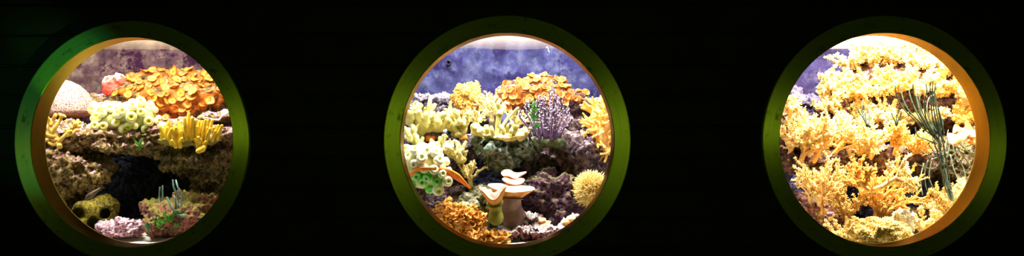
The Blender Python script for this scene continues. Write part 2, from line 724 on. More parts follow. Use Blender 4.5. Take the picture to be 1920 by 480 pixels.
tank_word = ['left', 'middle', 'right']
POWER = [48, 66, 205]
for i, (x0, x1) in enumerate(TX):
    def bfn(u, w, s=i):
        p = np.stack([x0 + (x1 - x0) * u, 0 * u, ZF - .02 + (2.02 - ZF) * w], 1)
        p[:, 1] = YB + .012 * fbm(p, 6, 3, s) + .010 * fbm(p, 22, 3, s + 5)
        p[:, 1] = np.where(p[:, 2] > ZW + .03, YB + .02, p[:, 1])
        return p
    v, f = grid(130, 90, bfn)
    mb = MB(); mb.add(v, f)
    tag(mb.build('wall_back', BACK[i], loc=(x0, YB, ZF)), f'crusted back panel of the {tank_word[i]} tank', 'wall', kind='structure')
    for nm, x, t in (('wall_left', x0, -.01), ('wall_right', x1, .01)):
        mb = MB()
        a, b = sorted((x, x + t))
        q = [(xx, yy, zz) for xx in (a, b) for yy in (GY + .014, YB + .05) for zz in (ZF - .03, 2.02)]
        mb.add(q, [(0, 1, 3, 2), (4, 6, 7, 5), (0, 4, 5, 1), (2, 3, 7, 6), (0, 2, 6, 4), (1, 5, 7, 3)])
        tag(mb.build(nm, BACK[i], smooth=False), f'dim side wall of the {tank_word[i]} tank', 'wall', kind='structure')
    mb = MB()
    mb.add([(x0, WALL_Y + .03, 2.02), (x1, WALL_Y + .03, 2.02), (x1, YB + .06, 2.02), (x0, YB + .06, 2.02)], [(3, 2, 1, 0)])
    tag(mb.build('ceiling', LID, smooth=False), f'cream lid over the {tank_word[i]} tank', 'ceiling', kind='structure')

    def sfn(u, w, s=i):
        p = np.stack([x0 + (x1 - x0) * u, GY + .013 + (YB - GY) * w, 0 * u], 1)
        p[:, 2] = ZF + .006 + .010 * fbm(p, 7, 3, s + 9) + .02 * w
        return p
    v, f = grid(110, 60, sfn)
    mb = MB(); mb.add(v, f)
    so = mb.build('sand', SAND, loc=(x0, GY, ZF))
    tag(so, f'white sand on the bottom of the {tank_word[i]} tank', 'sand', kind='stuff')
    SOLID.append((BVHTree.FromPolygons(v.tolist(), f), so.name))

    def wfn(u, w, s=i):
        p = np.stack([x0 + (x1 - x0) * u, GY + .013 + (YB - GY) * w, 0 * u], 1)
        p[:, 2] = ZW + .004 * fbm(p, 5, 2, s + 29)
        return p
    v, f = grid(60, 40, wfn)
    mb = MB(); mb.add(v, f)
    tag(mb.build('water_surface', WATER, loc=(x0, GY, ZW)), f'rippled water surface seen from below in the {tank_word[i]} tank', 'water', kind='stuff')

    for k, (yy, tilt, sx, sy, pw) in enumerate([(3.42, -3, .62, .30, .36), (3.15, 28, .7, .08, .64)]):  # overhead lamp, then an added fill by the glass to brighten front faces
        ld = bpy.data.lights.new('tank_lamp_and_fill', 'AREA')
        ld.shape = 'RECTANGLE'
        ld.size, ld.size_y = sx, sy
        ld.energy = POWER[i] * (pw if i < 2 else .5)
        ld.color = [(1, .97, .92), (1, .98, .97), (1, .93, .80)][i]
        lo = bpy.data.objects.new('tank_lamp_and_fill', ld)
        C.objects.link(lo)
        cx = (PORT[i][0] - 960) * 3.4 / F
        lo.location = (cx, yy, 1.97)
        lo.rotation_euler = (math.radians(tilt), 0, 0)


def lamp(name, loc, target, kind, energy, color, **kw):
    ld = bpy.data.lights.new(name, kind)
    ld.energy, ld.color = energy, color
    for k, v in kw.items():
        setattr(ld, k, v)
    o = bpy.data.objects.new(name, ld)
    C.objects.link(o)
    o.location = loc
    o.rotation_euler = (Vector(target) - Vector(loc)).to_track_quat('-Z', 'Y').to_euler()
    return o


# the dim green lamps of the gallery
lamp('gallery_lamp', (-1.08, -.6, 1.42), (-.3, 3, 1.3), 'AREA', 4.4, (.50, .85, .04), size=.35)
lamp('gallery_lamp', (1.08, -.6, 1.40), (.3, 3, 1.3), 'AREA', 4.2, (.54, .85, .04), size=.35)
lamp('gallery_spot', (-2.0, .9, .9), P(58, 195, D).tolist(), 'SPOT', 17, (.03, 1, .42), spot_size=math.radians(15), spot_blend=.9)
lamp('gallery_spot', (-.45, 2.50, .80), P(138, 120, D + .045).tolist(), 'SPOT', 60, (.16, 1, .01), spot_size=math.radians(13), spot_blend=1)
# ------------------------------------------------------------------ coral builders
def toon_disc(seed, r=1.0, cup=.25, wav=.12, fringe=True, mouth=True, thick=.10, lobes=0):
    """a polyp disc of unit radius facing +z: wavy rim, sunken middle, raised mouth and a fringe of short tentacles"""
    rnd = random.Random(seed)
    ph = [rnd.uniform(0, 6.28) for _ in range(4)]
    n = 36
    a = np.linspace(0, 2 * PI, n, endpoint=False)
    wob = 1 + wav * (.6 * np.sin(2 * a + ph[0]) + .5 * np.sin(3 * a + ph[1]) + .35 * np.sin(5 * a + ph[2]))
    lift = wav * 1.6 * (np.sin(2 * a + ph[2]) * .6 + np.sin(4 * a + ph[3]) * .4)
    mb = MB()
    prof = [(.02, .02), (.10, .08 if mouth else .0), (.17, .07 if mouth else .0), (.24, 0), (.5, .03), (.78, .13), (.95, .24), (1.0, .25), (.99, .25 - thick), (.8, .10 - thick), (.5, -.12 - thick), (.32, -.35), (.26, -.8)]
    v = []
    for rr, z in prof:
        k = min(1, rr) ** 2
        v.append(np.stack([np.cos(a) * rr * (1 + (wob - 1) * k), np.sin(a) * rr * (1 + (wob - 1) * k), z * (cup / .25 if z > 0.08 or rr > .6 else 1) + lift * k * (rr > .4)], 1))
    v = np.concatenate(v) * r
    f = []
    for i in range(len(prof) - 1):
        for j in range(n):
            f.append((i * n + j, (i + 1) * n + j, (i + 1) * n + (j + 1) % n, i * n + (j + 1) % n))
    f.append(tuple(range(n)))
    mb.add(v, f)
    if fringe:
        for j in range(44):
            t = j / 44 * 2 * PI + rnd.uniform(-.05, .05)
            w = 1 + wav * (.6 * math.sin(2 * t + ph[0]) + .5 * math.sin(3 * t + ph[1]) + .35 * math.sin(5 * t + ph[2]))
            l = wav * 1.6 * (math.sin(2 * t + ph[2]) * .6 + math.sin(4 * t + ph[3]) * .4)
            c = np.array([math.cos(t), math.sin(t), 0])
            s = np.array([-math.sin(t), math.cos(t), 0]) * .035
            p = c * w * .96 + [0, 0, .22 * cup / .25 + l]
            q = p + c * rnd.uniform(.2, .45) + [0, 0, rnd.uniform(-.03, .22)]
            mb.add([p + s, p - s, p - [0, 0, .06], q], [(0, 1, 3), (1, 2, 3), (2, 0, 3), (0, 2, 1)])
    return mb


def cup_polyp():
    """a swollen button with a dimpled mouth and a fat rim, facing +z"""
    n = 24
    a = np.linspace(0, 2 * PI, n, endpoint=False)
    prof = [(.04, .40), (.14, .40), (.22, .46), (.30, .62), (.42, .76), (.60, .80), (.80, .70), (.96, .48), (1.04, .20), (1.0, -.08), (.85, -.35), (.62, -.6), (.5, -.9)]
    v = np.concatenate([np.stack([np.cos(a) * r * (1 + .05 * np.sin(3 * a)), np.sin(a) * r, np.full(n, z)], 1) for r, z in prof])
    f = [tuple(range(n))]
    for i in range(len(prof) - 1):
        for j in range(n):
            f.append((i * n + j, (i + 1) * n + j, (i + 1) * n + (j + 1) % n, i * n + (j + 1) % n))
    mb = MB()
    mb.add(v, f)
    return mb


def tufts(mb, pts, dirs, size, seed, blades=6, w=.16):
    """little stars of pointed tentacles"""
    rnd = np.random.RandomState(seed)
    n = len(pts)
    for _ in range(blades):
        d = rnd.normal(size=(n, 3)) + dirs * .9
        d /= np.linalg.norm(d, axis=1)[:, None]
        s = np.cross(d, rnd.normal(size=(n, 3)))
        s /= np.linalg.norm(s, axis=1)[:, None] + 1e-9
        t = np.cross(d, s)
        L = size * rnd.uniform(.6, 1.25, n)[:, None]
        ww = size * w
        a = pts + s * ww
        b = pts - s * ww * .5 + t * ww * .87
        c = pts - s * ww * .5 - t * ww * .87
        m = pts + d * L * .6
        a2, b2, c2 = m + (a - pts) * 1.15, m + (b - pts) * 1.15, m + (c - pts) * 1.15
        e = pts + d * L
        v = np.stack([a, b, c, a2, b2, c2, e], 1).reshape(-1, 3)
        base = mb.n
        k = np.arange(n)[:, None] * 7 + base
        tri = np.array([[0, 1, 4, 3], [1, 2, 5, 4], [2, 0, 3, 5]])
        tip = np.array([[3, 4, 6], [4, 5, 6], [5, 3, 6]])
        mb.v.append(v)
        mb.n += len(v)
        mb.f += [tuple(q) for q in (k[:, :, None] + tri[None]).reshape(-1, 4).tolist()]
        mb.f += [tuple(q) for q in (k[:, :, None] + tip[None]).reshape(-1, 3).tolist()]


def rdir(rnd, d, spread):
    v = np.array([rnd.gauss(0, 1), rnd.gauss(0, 1), rnd.gauss(0, 1)])
    v -= d * np.dot(v, d)
    return norm(d + norm(v) * spread * rnd.uniform(.5, 1.0))


def grow_path(p, d, L, rnd, bend=None, wob=.25, k=4):
    pts = [np.asarray(p, float)]
    d = norm(d)
    for i in range(k):
        if bend is not None:
            d = norm(d + np.asarray(bend) / k)
        d = rdir(rnd, d, wob / math.sqrt(k))
        pts.append(pts[-1] + d * L / k)
    return pts


def soft_tree(label, root, Y, height, lean, seed, mats, group=None, nb=7, nt=6, stem=.42, fat=1.0, tuft=3.6, dense=5, spread=.75, cat='coral', droop=0, name='tree_coral'):
    """a soft tree coral: thick bare stem, branches and twigs hung with yellow polyps.  height in photo pixels"""
    rnd = random.Random(seed)
    p0 = P(root[0], root[1], Y)
    s = S(1, Y)
    H = height * s
    d = norm(lean)
    t = thing(name, p0, label, cat, group)
    st = [p0 + np.array([0, .055, -9 * s]), p0 + np.array([0, .018, -2 * s])] + grow_path(p0, d, H * stem, rnd, bend=(0, 0, .25), wob=.25, k=5)
    mb = MB()
    r0 = (2.2 + height * .045) * s * fat
    tube(mb, smooth_path(st, 3), [r0 * 1.25, r0, r0 * .85], 9)
    mb.build('stem', mats[0], t)
    end = st[-1]
    dd = norm(st[-1] - st[-2])
    for b in range(nb):
        i = rnd.randint(4, len(st) - 1) if b > 1 else len(st) - 1
        bd = rdir(rnd, dd, spread * 1.3)
        if droop:
            bd = norm(bd + np.array([0, 0, -droop]))
        bl = H * (1 - stem) * rnd.uniform(.7, 1.15)
        bp = grow_path(st[i], bd, bl, rnd, bend=(0, 0, .35 - droop), wob=.35, k=5)
        mb = MB()
        br = r0 * rnd.uniform(.42, .6)
        tube(mb, smooth_path(bp, 3), [br, br * .7, br * .42], 7)
        pts, dirs = [], []
        for q in range(nt):
            u = (q + .8) / nt * (len(bp) - 1)
            j = min(int(u), len(bp) - 2)
            o = bp[j] + (bp[j + 1] - bp[j]) * (u - j)
            td = rdir(rnd, norm(bp[j + 1] - bp[j]), 1.1)
            tl = H * .17 * rnd.uniform(.6, 1.25)
            tp = np.array(grow_path(o, td, tl, rnd, wob=.4, k=3))
            tube(mb, tp, [br * .42, br * .26], 5)
            for w in np.linspace(.3, 1, dense):
                x = w * (len(tp) - 1)
                jj = min(int(x), len(tp) - 2)
                pts.append(tp[jj] + (tp[jj + 1] - tp[jj]) * (x - jj))
                dirs.append(rdir(rnd, td, .9))
        for w in np.linspace(.55, 1, dense):
            x = w * (len(bp) - 1)
            jj = min(int(x), len(bp) - 2)
            pts.append(bp[jj] + (bp[jj + 1] - bp[jj]) * (x - jj))
            dirs.append(rdir(rnd, norm(bp[-1] - bp[-2]), 1.0))
        br_o = mb.build('branch', mats[0], t)
        tm = MB()
        tufts(tm, np.array(pts), np.array(dirs), tuft * s, seed * 31 + b)
        tag(tm.build('polyps', mats[1], br_o), 'yellow polyps', kind='stuff')
    return t


def disc_colony(name, label, cat, poly, r, seed, mat, base_mat, only, size=(.85, 1.3), variants=4, part='polyp', cup=.25, fringe=True, tilt=.35, toward=(0, -.5, .35), group=None, proud=.35, limit=100, mouth=True, wav=.12, thick=.10, mat2=None):
    """discs set all over a patch of rock, the patch outlined on the photo, each disc on the real surface below it"""
    rnd = random.Random(seed)
    spots = []
    for (x, y) in poisson(poly, r, seed):
        h = hit(x, y, only)
        if h is None:
            continue
        spots.append((x, y, h[0], h[1], h[2]))
    c = np.mean([s[2] for s in spots], axis=0)
    t = thing(name, c, label, cat, group)
    # the mat that carries them
    mb = MB()
    for (x, y, p, n, d) in spots:
        ball(mb, p - n * S(r * .15, p[1]), (S(r * 1.0, p[1]), S(r * .7, p[1]), S(r * .9, p[1])), 2, .2, int(x))
    v, f = remesh(mb, .005)
    v = adj_smooth(v, f, 1)
    m2 = MB()
    m2.add(v, f)
    m2.build('base', base_mat, t)
    meshes = []
    for k in range(variants):
        me = toon_disc(seed + k, 1, cup, wav, fringe, mouth, thick).mesh(part)
        me.materials.append(mat2 if mat2 and k % 2 else mat)
        meshes.append(me)
    spots.sort(key=lambda s: s[4])
    extra = MB()
    for i, (x, y, p, n, d) in enumerate(spots):
        rr = S(r * rnd.uniform(*size), p[1]) * .62
        nn = norm(n + np.array(toward) + np.array([rnd.gauss(0, 1), rnd.gauss(0, 1), rnd.gauss(0, 1)]) * tilt)
        M = frame_from(nn, rnd.uniform(0, 6.28), rr, p + n * rr * proud + nn * rr * .35)
        if i < limit:
            put(part, meshes[i % variants], t, M)
        else:
            me = meshes[i % variants]
            vv = np.array([(M @ q.co)[:] for q in me.vertices])
            extra.add(vv, [tuple(q.vertices) for q in me.polygons])
    if extra.n:
        tag(extra.build('polyps', mat, t), kind='stuff')
    return t


def cushion(label, blobs, mats, seed, n, size, rough=.010):
    mb = MB()
    for (x, y, Y, a, b, c) in blobs:
        ball(mb, P(x, y, Y), (S(a, Y), c, S(b, Y)), 4, .18, seed)
    v, f = remesh(mb, .004)
    v = adj_smooth(v, f, 2)
    nrm = normals(v, f)
    v = v + nrm * (rough * fbm(v, 45, 4, seed))[:, None]
    t = thing('cushion_coral', P(blobs[0][0], blobs[0][1] + blobs[0][4], blobs[0][2]), label, 'coral')
    mb = MB(); mb.add(v, f)
    mb.build('base', mats[0], t)
    rnd = np.random.RandomState(seed)
    idx = rnd.choice(len(v), n)
    mb = MB()
    tufts(mb, v[idx], nrm[idx], size, seed, 5, .2)
    tag(mb.build('polyps', mats[1], t), kind='stuff')


# ================================================================== LEFT TANK: rockwork
R_SHELF = rock_mat('olive mauve shelf rock', lin(84, 66, 44), lin(142, 118, 70), lin(178, 152, 100), lin(232, 172, 192), .56, lin(140, 84, 84), .35, 16, 1)
R_OLIVE = rock_mat('olive brown rock', lin(84, 68, 40), lin(146, 122, 68), lin(182, 156, 94), lin(232, 176, 194), .54, lin(86, 70, 34), .4, 18, 2)
R_HANG = rock_mat('dull overhang rock', lin(74, 62, 42), lin(126, 108, 68), lin(160, 138, 92), None, .5, lin(84, 70, 30), .4, 14, 3)
R_POT = rock_mat('mustard sponge', lin(84, 74, 18), lin(138, 124, 36), lin(170, 152, 60), None, .5, lin(110, 98, 28), .4, 22, 4)
R_PINK = rock_mat('pink coralline lump', lin(130, 74, 92), lin(206, 150, 170), lin(238, 200, 216), lin(250, 226, 238), .75, lin(120, 56, 70), .3, 26, 5)
R_MOSS = rock_mat('mossy red rock', lin(84, 58, 44), lin(142, 96, 78), lin(176, 124, 104), lin(150, 140, 60), .72, lin(176, 84, 84), .5, 20, 6)
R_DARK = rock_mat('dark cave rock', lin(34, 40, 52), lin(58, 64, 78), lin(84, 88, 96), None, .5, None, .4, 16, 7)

rock('rock_shelf', [(200, 262, 3.50, 75, 17, .19), (150, 252, 3.48, 62, 15, .17), (100, 246, 3.46, 48, 17, .17), (265, 258, 3.52, 62, 19, .20), (330, 250, 3.54, 60, 18, .20), (400, 250, 3.54, 55, 26, .19), (300, 240, 3.58, 130, 12, .14), (230, 274, 3.47, 60, 15, .15), (165, 270, 3.46, 42, 14, .14), (285, 272, 3.50, 42, 16, .16)],
     R_SHELF, 'long mauve and olive rock shelf crossing the left tank above its dark cave', 11, rough=.020)
rock('rock_mound', [(320, 192, 3.66, 92, 42, .11), (255, 192, 3.66, 48, 38, .10), (385, 200, 3.64, 50, 40, .11), (300, 158, 3.72, 70, 22, .06), (370, 160, 3.72, 50, 28, .06)],
     R_HANG, 'brown rock mound carrying the orange polyp carpet in the left tank', 12, rough=.012, pits=.005)
rock('overhanging_rock', [(375, 300, 3.56, 62, 26, .17), (410, 335, 3.58, 42, 26, .16), (345, 282, 3.56, 45, 20, .17), (440, 310, 3.60, 45, 50, .18)],
     R_HANG, 'dull brown overhanging rock below the yellow finger coral', 13, rough=.020, pits=.018, pitf=42, streak=.5)
rock('pointed_rock', [(128, 318, 3.40, 66, 30, .14), (180, 318, 3.38, 32, 16, .09), (100, 350, 3.40, 50, 38, .14), (112, 372, 3.42, 34, 24, .12), (92, 290, 3.40, 42, 18, .13), (128, 296, 3.38, 28, 9, .1)],
     R_OLIVE, 'large olive rock with a pink crest jutting right over the mustard sponge', 14, rough=.024, pits=.016)
rock('pitted_sponge', [(175, 404, 3.34, 34, 32, .09), (158, 418, 3.34, 26, 28, .085), (192, 392, 3.35, 22, 24, .08)],
     R_POT, 'round mustard yellow sponge with dark holes beside the pink lump', 15, rough=.008, pits=.003, cat='sponge', grow=True,
     holes=[(198, 400, 3.27, 11, .09), (176, 418, 3.26, 13, .07), (147, 398, 3.29, 11, .07)], voxel=.0045)
rock('pink_rock', [(241, 426, 3.30, 27, 23, .06), (218, 432, 3.30, 24, 17, .06), (254, 424, 3.31, 14, 17, .05), (200, 428, 3.30, 14, 13, .05)],
     R_PINK, 'pale pink knobbly rock on the white sand of the left tank', 16, rough=.016, pits=.008, pitf=70, voxel=.0035)
rock('mossy_rock', [(315, 415, 3.32, 42, 32, .10), (372, 385, 3.40, 42, 24, .12), (350, 410, 3.36, 45, 34, .12), (300, 398, 3.42, 28, 22, .08), (395, 425, 3.38, 48, 40, .12)],
     R_MOSS, 'mossy red and green rock at the lower right of the left tank', 17, rough=.018, pits=.010)
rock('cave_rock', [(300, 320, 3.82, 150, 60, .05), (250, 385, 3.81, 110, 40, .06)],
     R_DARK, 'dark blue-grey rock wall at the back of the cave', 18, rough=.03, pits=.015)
rock('ledge_rock', [(408, 222, 3.50, 32, 12, .07), (432, 216, 3.50, 22, 12, .06)],
     R_SHELF, 'mauve ledge rock with a white rim right of the orange polyps', 19, rough=.012)
rock('mauve_rock', [(150, 196, 3.72, 70, 20, .08), (100, 200, 3.72, 60, 24, .08), (200, 200, 3.72, 40, 20, .08)],
     R_SHELF, 'mauve rock behind the brain coral and the red sponge', 20, rough=.02)
# ================================================================== LEFT TANK: corals and creatures
def mouth_mat(name, mid, rim, dark, trans=.15):
    """polyp colour by its own radius: dark mouth ring, pale disc, deep rim"""
    m, nt, bs, out = new_mat(name)
    L = nt.links.new
    tc = nt.nodes.new('ShaderNodeTexCoord')
    mp = N(nt, 'ShaderNodeMapping')
    mp.inputs['Scale'].default_value = (1, 1, 0)
    L(tc.outputs['Object'], mp.inputs[0])
    ln = N(nt, 'ShaderNodeVectorMath', operation='LENGTH')
    L(mp.outputs[0], ln.inputs[0])
    nz = N(nt, 'ShaderNodeTexNoise', Scale=7, Detail=4)
    L(tc.outputs['Object'], nz.inputs['Vector'])
    a = N(nt, 'ShaderNodeMath', operation='MULTIPLY_ADD')
    L(nz.outputs['Fac'], a.inputs[0]); a.inputs[1].default_value = .25
    b = N(nt, 'ShaderNodeMath', operation='SUBTRACT')
    L(ln.outputs['Value'], b.inputs[0]); b.inputs[1].default_value = .125
    L(b.outputs[0], a.inputs[2])
    col = ramp(nt, a.outputs[0], [(.08, mid), (.2, dark), (.34, mid), (.72, mid), (.93, rim), (1.0, rim)])
    L(col, bs.inputs['Base Color'])
    bs.inputs['Roughness'].default_value = .5
    bs.inputs['Specular IOR Level'].default_value = .3
    return m


# --- brain coral: a dome of meandering ridges
m, nt, bs, _ = new_mat('brain coral')
tc = nt.nodes.new('ShaderNodeTexCoord')
vo = N(nt, 'ShaderNodeTexVoronoi', feature='DISTANCE_TO_EDGE', Scale=150)
ds = N(nt, 'ShaderNodeTexNoise', Scale=60, Detail=2)
nt.links.new(tc.outputs['Object'], ds.inputs['Vector'])
md_ = mixc(nt, .02, tc.outputs['Object'], ds.outputs['Color'], 'ADD')
nt.links.new(md_, vo.inputs['Vector'])
nt.links.new(ramp(nt, vo.outputs['Distance'], [(.05, lin(166, 150, 136)), (.16, lin(118, 84, 74)), (.4, lin(80, 44, 40))]), bs.inputs['Base Color'])
bs.inputs['Roughness'].default_value = .7
bump(nt, bs, vo.outputs['Distance'], -.6, .004)
BRAIN = m
Yb = 3.52
c = P(114, 207, Yb)
v, f = ico(6)
r = np.array([S(59, Yb), .09, S(57, Yb)])
p = v * (1 + .03 * fbm(v, 2, 3, 4))[:, None]
a, b = worley(p * r, 150, 3)
p = p * (1 - .02 * np.clip(.5 - (b - a), 0, .5) * 0 + .018 * np.clip(.35 - (b - a), 0, .35))[:, None]
p[:, 2] = np.where(p[:, 2] < 0, p[:, 2] * .22, p[:, 2])
w = c + p * r
mb = MB(); mb.add(w, f)
bt = thing('brain_coral', c, 'pale dome of brain coral with fine pinkish grooves behind the antler coral', 'coral')
mb.build('dome', BRAIN, bt)
mb = MB()
ball(mb, c - np.array([0, 0, S(6, Yb)]), (S(54, Yb), .082, S(9, Yb)), 4, .08, 3)
tag(mb.build('base', soft_mat('brain coral foot', lin(110, 76, 44), lin(150, 106, 60), 40), bt), 'brown underside')

# --- red sponge behind the polyps
RED = soft_mat('red sponge', lin(190, 52, 40), lin(226, 92, 72), 40, 1, .6)
mb = MB()
Y = 3.63
ball(mb, P(212, 163, Y), (S(19, Y), .035, S(21, Y)), 4, .15, 5)
ball(mb, P(205, 160, Y), (S(12, Y), .03, S(14, Y)), 4, .15, 6)
ball(mb, P(222, 152, Y), (S(14, Y), .03, S(12, Y)), 4, .15, 8)
v, f = remesh(mb, .003)
v = adj_smooth(v, f, 3)
v = v + normals(v, f) * (.003 * fbm(v, 60, 3, 5))[:, None]
mb = MB(); mb.add(v, f)
st = thing('red_sponge', P(212, 184, Y), 'red rounded sponge with a pale pink crust left of the orange polyps', 'sponge')
mb.build('body', RED, st)
n = normals(v, f)
mb = MB()
rnd = random.Random(4)
idx = [i for i in range(len(v)) if n[i][2] > .45]
for i in rnd.sample(idx, min(110, len(idx))):
    ball(mb, v[i], S(rnd.uniform(1.6, 3.2), Y), 1, .3, i)
v2, f2 = remesh(mb, .0028)
mb = MB(); mb.add(v2, f2)
tag(mb.build('crust', soft_mat('pink crust', lin(220, 150, 160), lin(246, 212, 216), 90), st), 'pale pink crust')

# --- orange carpet of button polyps
OR_P = mouth_mat('orange polyp', lin(212, 140, 44), lin(160, 80, 4), lin(140, 64, 4))
OR_B = soft_mat('orange polyp flesh', lin(120, 62, 6), lin(170, 96, 16), 50, 2, .6)
poly = [(206, 178), (222, 150), (262, 137), (320, 134), (372, 129), (392, 140), (410, 172), (420, 190), (406, 200), (384, 196), (352, 212), (322, 224), (300, 224), (290, 204), (262, 180), (232, 178)]
disc_colony('polyp_colony', 'broad carpet of orange polyps with pale discs covering the mound in the left tank', 'coral', poly, 10.8, 21, OR_P, OR_B, ('rock_mound', 'ledge_rock', 'rock_shelf'), size=(.95, 1.5), tilt=.42, limit=100, cup=.2, toward=(0, -.2, .75))

# --- pale bubble polyps
CUPM = mouth_mat('pale green polyp', lin(216, 200, 96), lin(240, 236, 190), lin(190, 176, 50))
CUPB = soft_mat('pale green flesh', lin(170, 172, 96), lin(214, 212, 140), 40, 3)
CUP = cup_polyp().mesh('polyp')
CUP.materials.append(CUPM)


def bubble_colony(label, blobs, poly, r, seed, me, base_mat, toward, skip=()):
    rnd = random.Random(seed)
    mb = MB()
    for (x, y, Y, a, b, cc) in blobs:
        ball(mb, P(x, y, Y), (S(a, Y), cc, S(b, Y)), 4, .08, seed)
    v, f = remesh(mb, .006)
    v = adj_smooth(v, f, 2)
    bv = BVHTree.FromPolygons(v.tolist(), f)
    t = thing('bubble_coral', P(blobs[0][0], blobs[0][1] + blobs[0][4], blobs[0][2]), label, 'coral')
    m = MB(); m.add(v, f)
    m.build('base', base_mat, t)
    for (x, y) in poisson(poly, r, seed):
        d = Vector(P(x, y, 1.0).tolist()) - EYE
        d.normalize()
        q = bv.ray_cast(EYE, d)
        if q[0] is None:
            continue
        p, n = np.array(q[0]), np.array(q[1])
        rr = S(r * rnd.uniform(.56, .80), p[1])
        nn = norm(n + np.array(toward) + np.array([rnd.gauss(0, .22) for _ in range(3)]))
        o = put('polyp', me(rnd, x, y) if callable(me) else me, t, frame_from(nn, rnd.uniform(0, 6), rr, p + n * rr * .55))
    # the far side carries polyps too
    n = normals(v, f)
    idx = [i for i in range(len(v)) if n[i][1] > .15 and n[i][2] > -.3]
    rnd.shuffle(idx)
    kept = []
    for i in idx:
        if all(np.linalg.norm(v[i] - v[j]) > S(r, 3.4) for j in kept):
            kept.append(i)
    for i in kept[:20]:
        rr = S(r * .6, 3.4)
        put('polyp', me(rnd, -1, -1) if callable(me) else me, t, frame_from(n[i], 0, rr, v[i] + n[i] * rr * .5))
    return t


bubble_colony('heap of pale yellow-green bubble polyps spilling over the shelf edge', [(250, 214, 3.40, 36, 24, .06), (215, 222, 3.38, 28, 22, .05), (188, 236, 3.37, 18, 16, .04), (190, 208, 3.42, 22, 13, .05), (270, 222, 3.40, 22, 22, .05)],
              [(165, 250), (164, 236), (178, 225), (176, 205), (190, 190), (215, 184), (240, 178), (270, 178), (290, 196), (294, 228), (270, 240), (240, 234), (215, 240), (190, 252)], 13, 31, CUP, CUPB, (0, -.3, .25))

# --- yellow finger coral
YEL = soft_mat('yellow finger flesh', lin(206, 166, 30), lin(232, 200, 66), 60, 4, .5, .1)
YELB = soft_mat('olive finger coral base', lin(96, 88, 26), lin(140, 124, 40), 50, 5)
Y = 3.30
t = thing('finger_coral', P(357, 278, Y), 'bright yellow finger coral growing along the shelf edge over the overhang', 'coral')
mb = MB()
for x, y, a in ((312, 264, 12), (330, 270, 16), (350, 266, 18), (372, 266, 16), (392, 264, 14), (408, 258, 8), (376, 276, 9)):
    ball(mb, P(x, y, Y + .02), (S(a, Y), .03, S(8, Y)), 3, .2, x)
v, f = remesh(mb, .004)
v = adj_smooth(v, f, 2)
v = v + normals(v, f) * (.003 * fbm(v, 50, 3, 5))[:, None]
mb = MB(); mb.add(v, f)
mb.build('base', YELB, t)
fing = [(306, 262, 301, 238), (310, 262, 309, 236), (314, 262, 318, 234), (312, 264, 314, 240), (318, 264, 322, 242), (308, 266, 301, 252), (316, 260, 316, 229),
        (322, 270, 318, 258), (328, 272, 325, 244), (331, 272, 330, 240), (334, 274, 338, 252), (338, 276, 341, 260), (330, 276, 322, 264), (328, 268, 327, 238), (336, 270, 343, 246),
        (340, 262, 336, 230), (345, 262, 341, 238), (348, 262, 347, 232), (352, 262, 352, 226), (350, 258, 354, 213), (356, 262, 357, 224), (360, 262, 361, 222), (364, 262, 366, 226), (346, 264, 340, 246), (354, 264, 350, 240), (358, 264, 360, 240), (364, 264, 367, 242), (348, 256, 346, 222),
        (372, 262, 374, 228), (376, 262, 379, 228), (380, 262, 385, 226), (384, 262, 390, 226), (388, 262, 398, 226), (370, 264, 370, 238), (382, 264, 388, 240), (386, 266, 394, 242),
        (398, 262, 401, 240), (402, 262, 409, 236), (406, 262, 416, 236), (396, 264, 404, 246), (378, 270, 372, 258), (372, 278, 366, 262), (376, 280, 386, 266), (380, 276, 376, 262)]
rnd = random.Random(5)
for i, (x0, y0, x1, y1) in enumerate(fing):
    dy = rnd.uniform(-.022, .02)
    a, b = P(x0, y0, Y + dy * .6), P(x1, y1, Y + dy - .012)
    mid = (a + b) / 2 + np.array([rnd.uniform(-.003, .003), rnd.uniform(-.006, .002), 0])
    mb = MB()
    rr = S(rnd.uniform(2.9, 3.9), Y)
    pts = smooth_path([a, mid, b], 4)
    tube(mb, pts, [rr * 1.15, rr, rr * .95, rr * .85], 10)
    o = mb.build('finger', YEL, t)
mb = MB()
tube(mb, smooth_path([P(384, 272, Y - .01), P(380, 279, Y - .02), P(372, 283, Y - .025)], 4), [S(4, Y), S(6, Y), S(5, Y)], 12)
mb.build('finger', YEL, t)

# --- pale yellow antler coral at the left edge
ANT = soft_mat('antler coral flesh', lin(190, 150, 50), lin(220, 184, 90), 40, 6, .5, .1)
Y = 3.25
t = thing('antler_coral', P(112, 274, Y), 'pale yellow antler coral with forked arms at the left edge, below the brain coral', 'coral')


def arm(t, pts, r, mat, Y, seed, name='branch', n=10, tips=()):
    rnd = random.Random(seed)
    mb = MB()
    q = [P(x, y, Y + rnd.uniform(-.008, .008)) for x, y in pts]
    tube(mb, smooth_path(q, 5), [S(k, Y) for k in r], n)
    return mb.build(name, mat, t)


arm(t, [(112, 276), (110, 266), (104, 256), (98, 247), (94, 238)], (5.5, 4.5, 4.2, 4), ANT, Y, 1, 'stem')
arm(t, [(95, 240), (93, 229), (88, 219), (86, 215)], (4, 3.6, 3.4, 3.2), ANT, Y, 2)
arm(t, [(95, 236), (99, 226), (103, 218), (104, 215)], (3.8, 3.6, 3.6, 3.4), ANT, Y, 3)
arm(t, [(99, 248), (106, 236), (113, 224), (117, 217), (122, 219)], (4, 3.7, 3.5, 3.4, 2.4), ANT, Y, 4)
arm(t, [(116, 217), (111, 214)], (3.2, 2.6), ANT, Y, 5)
arm(t, [(97, 246), (88, 240), (80, 242), (76, 247)], (3.8, 3.4, 3), ANT, Y, 6)
arm(t, [(104, 256), (94, 254), (86, 250), (79, 254)], (3.6, 3.2, 3), ANT, Y, 7)
arm(t, [(106, 262), (97, 264), (88, 262), (80, 266)], (3.8, 3.4, 3), ANT, Y, 8)
arm(t, [(109, 268), (100, 271), (92, 268)], (3.6, 3.2, 2.6), ANT, Y, 9)
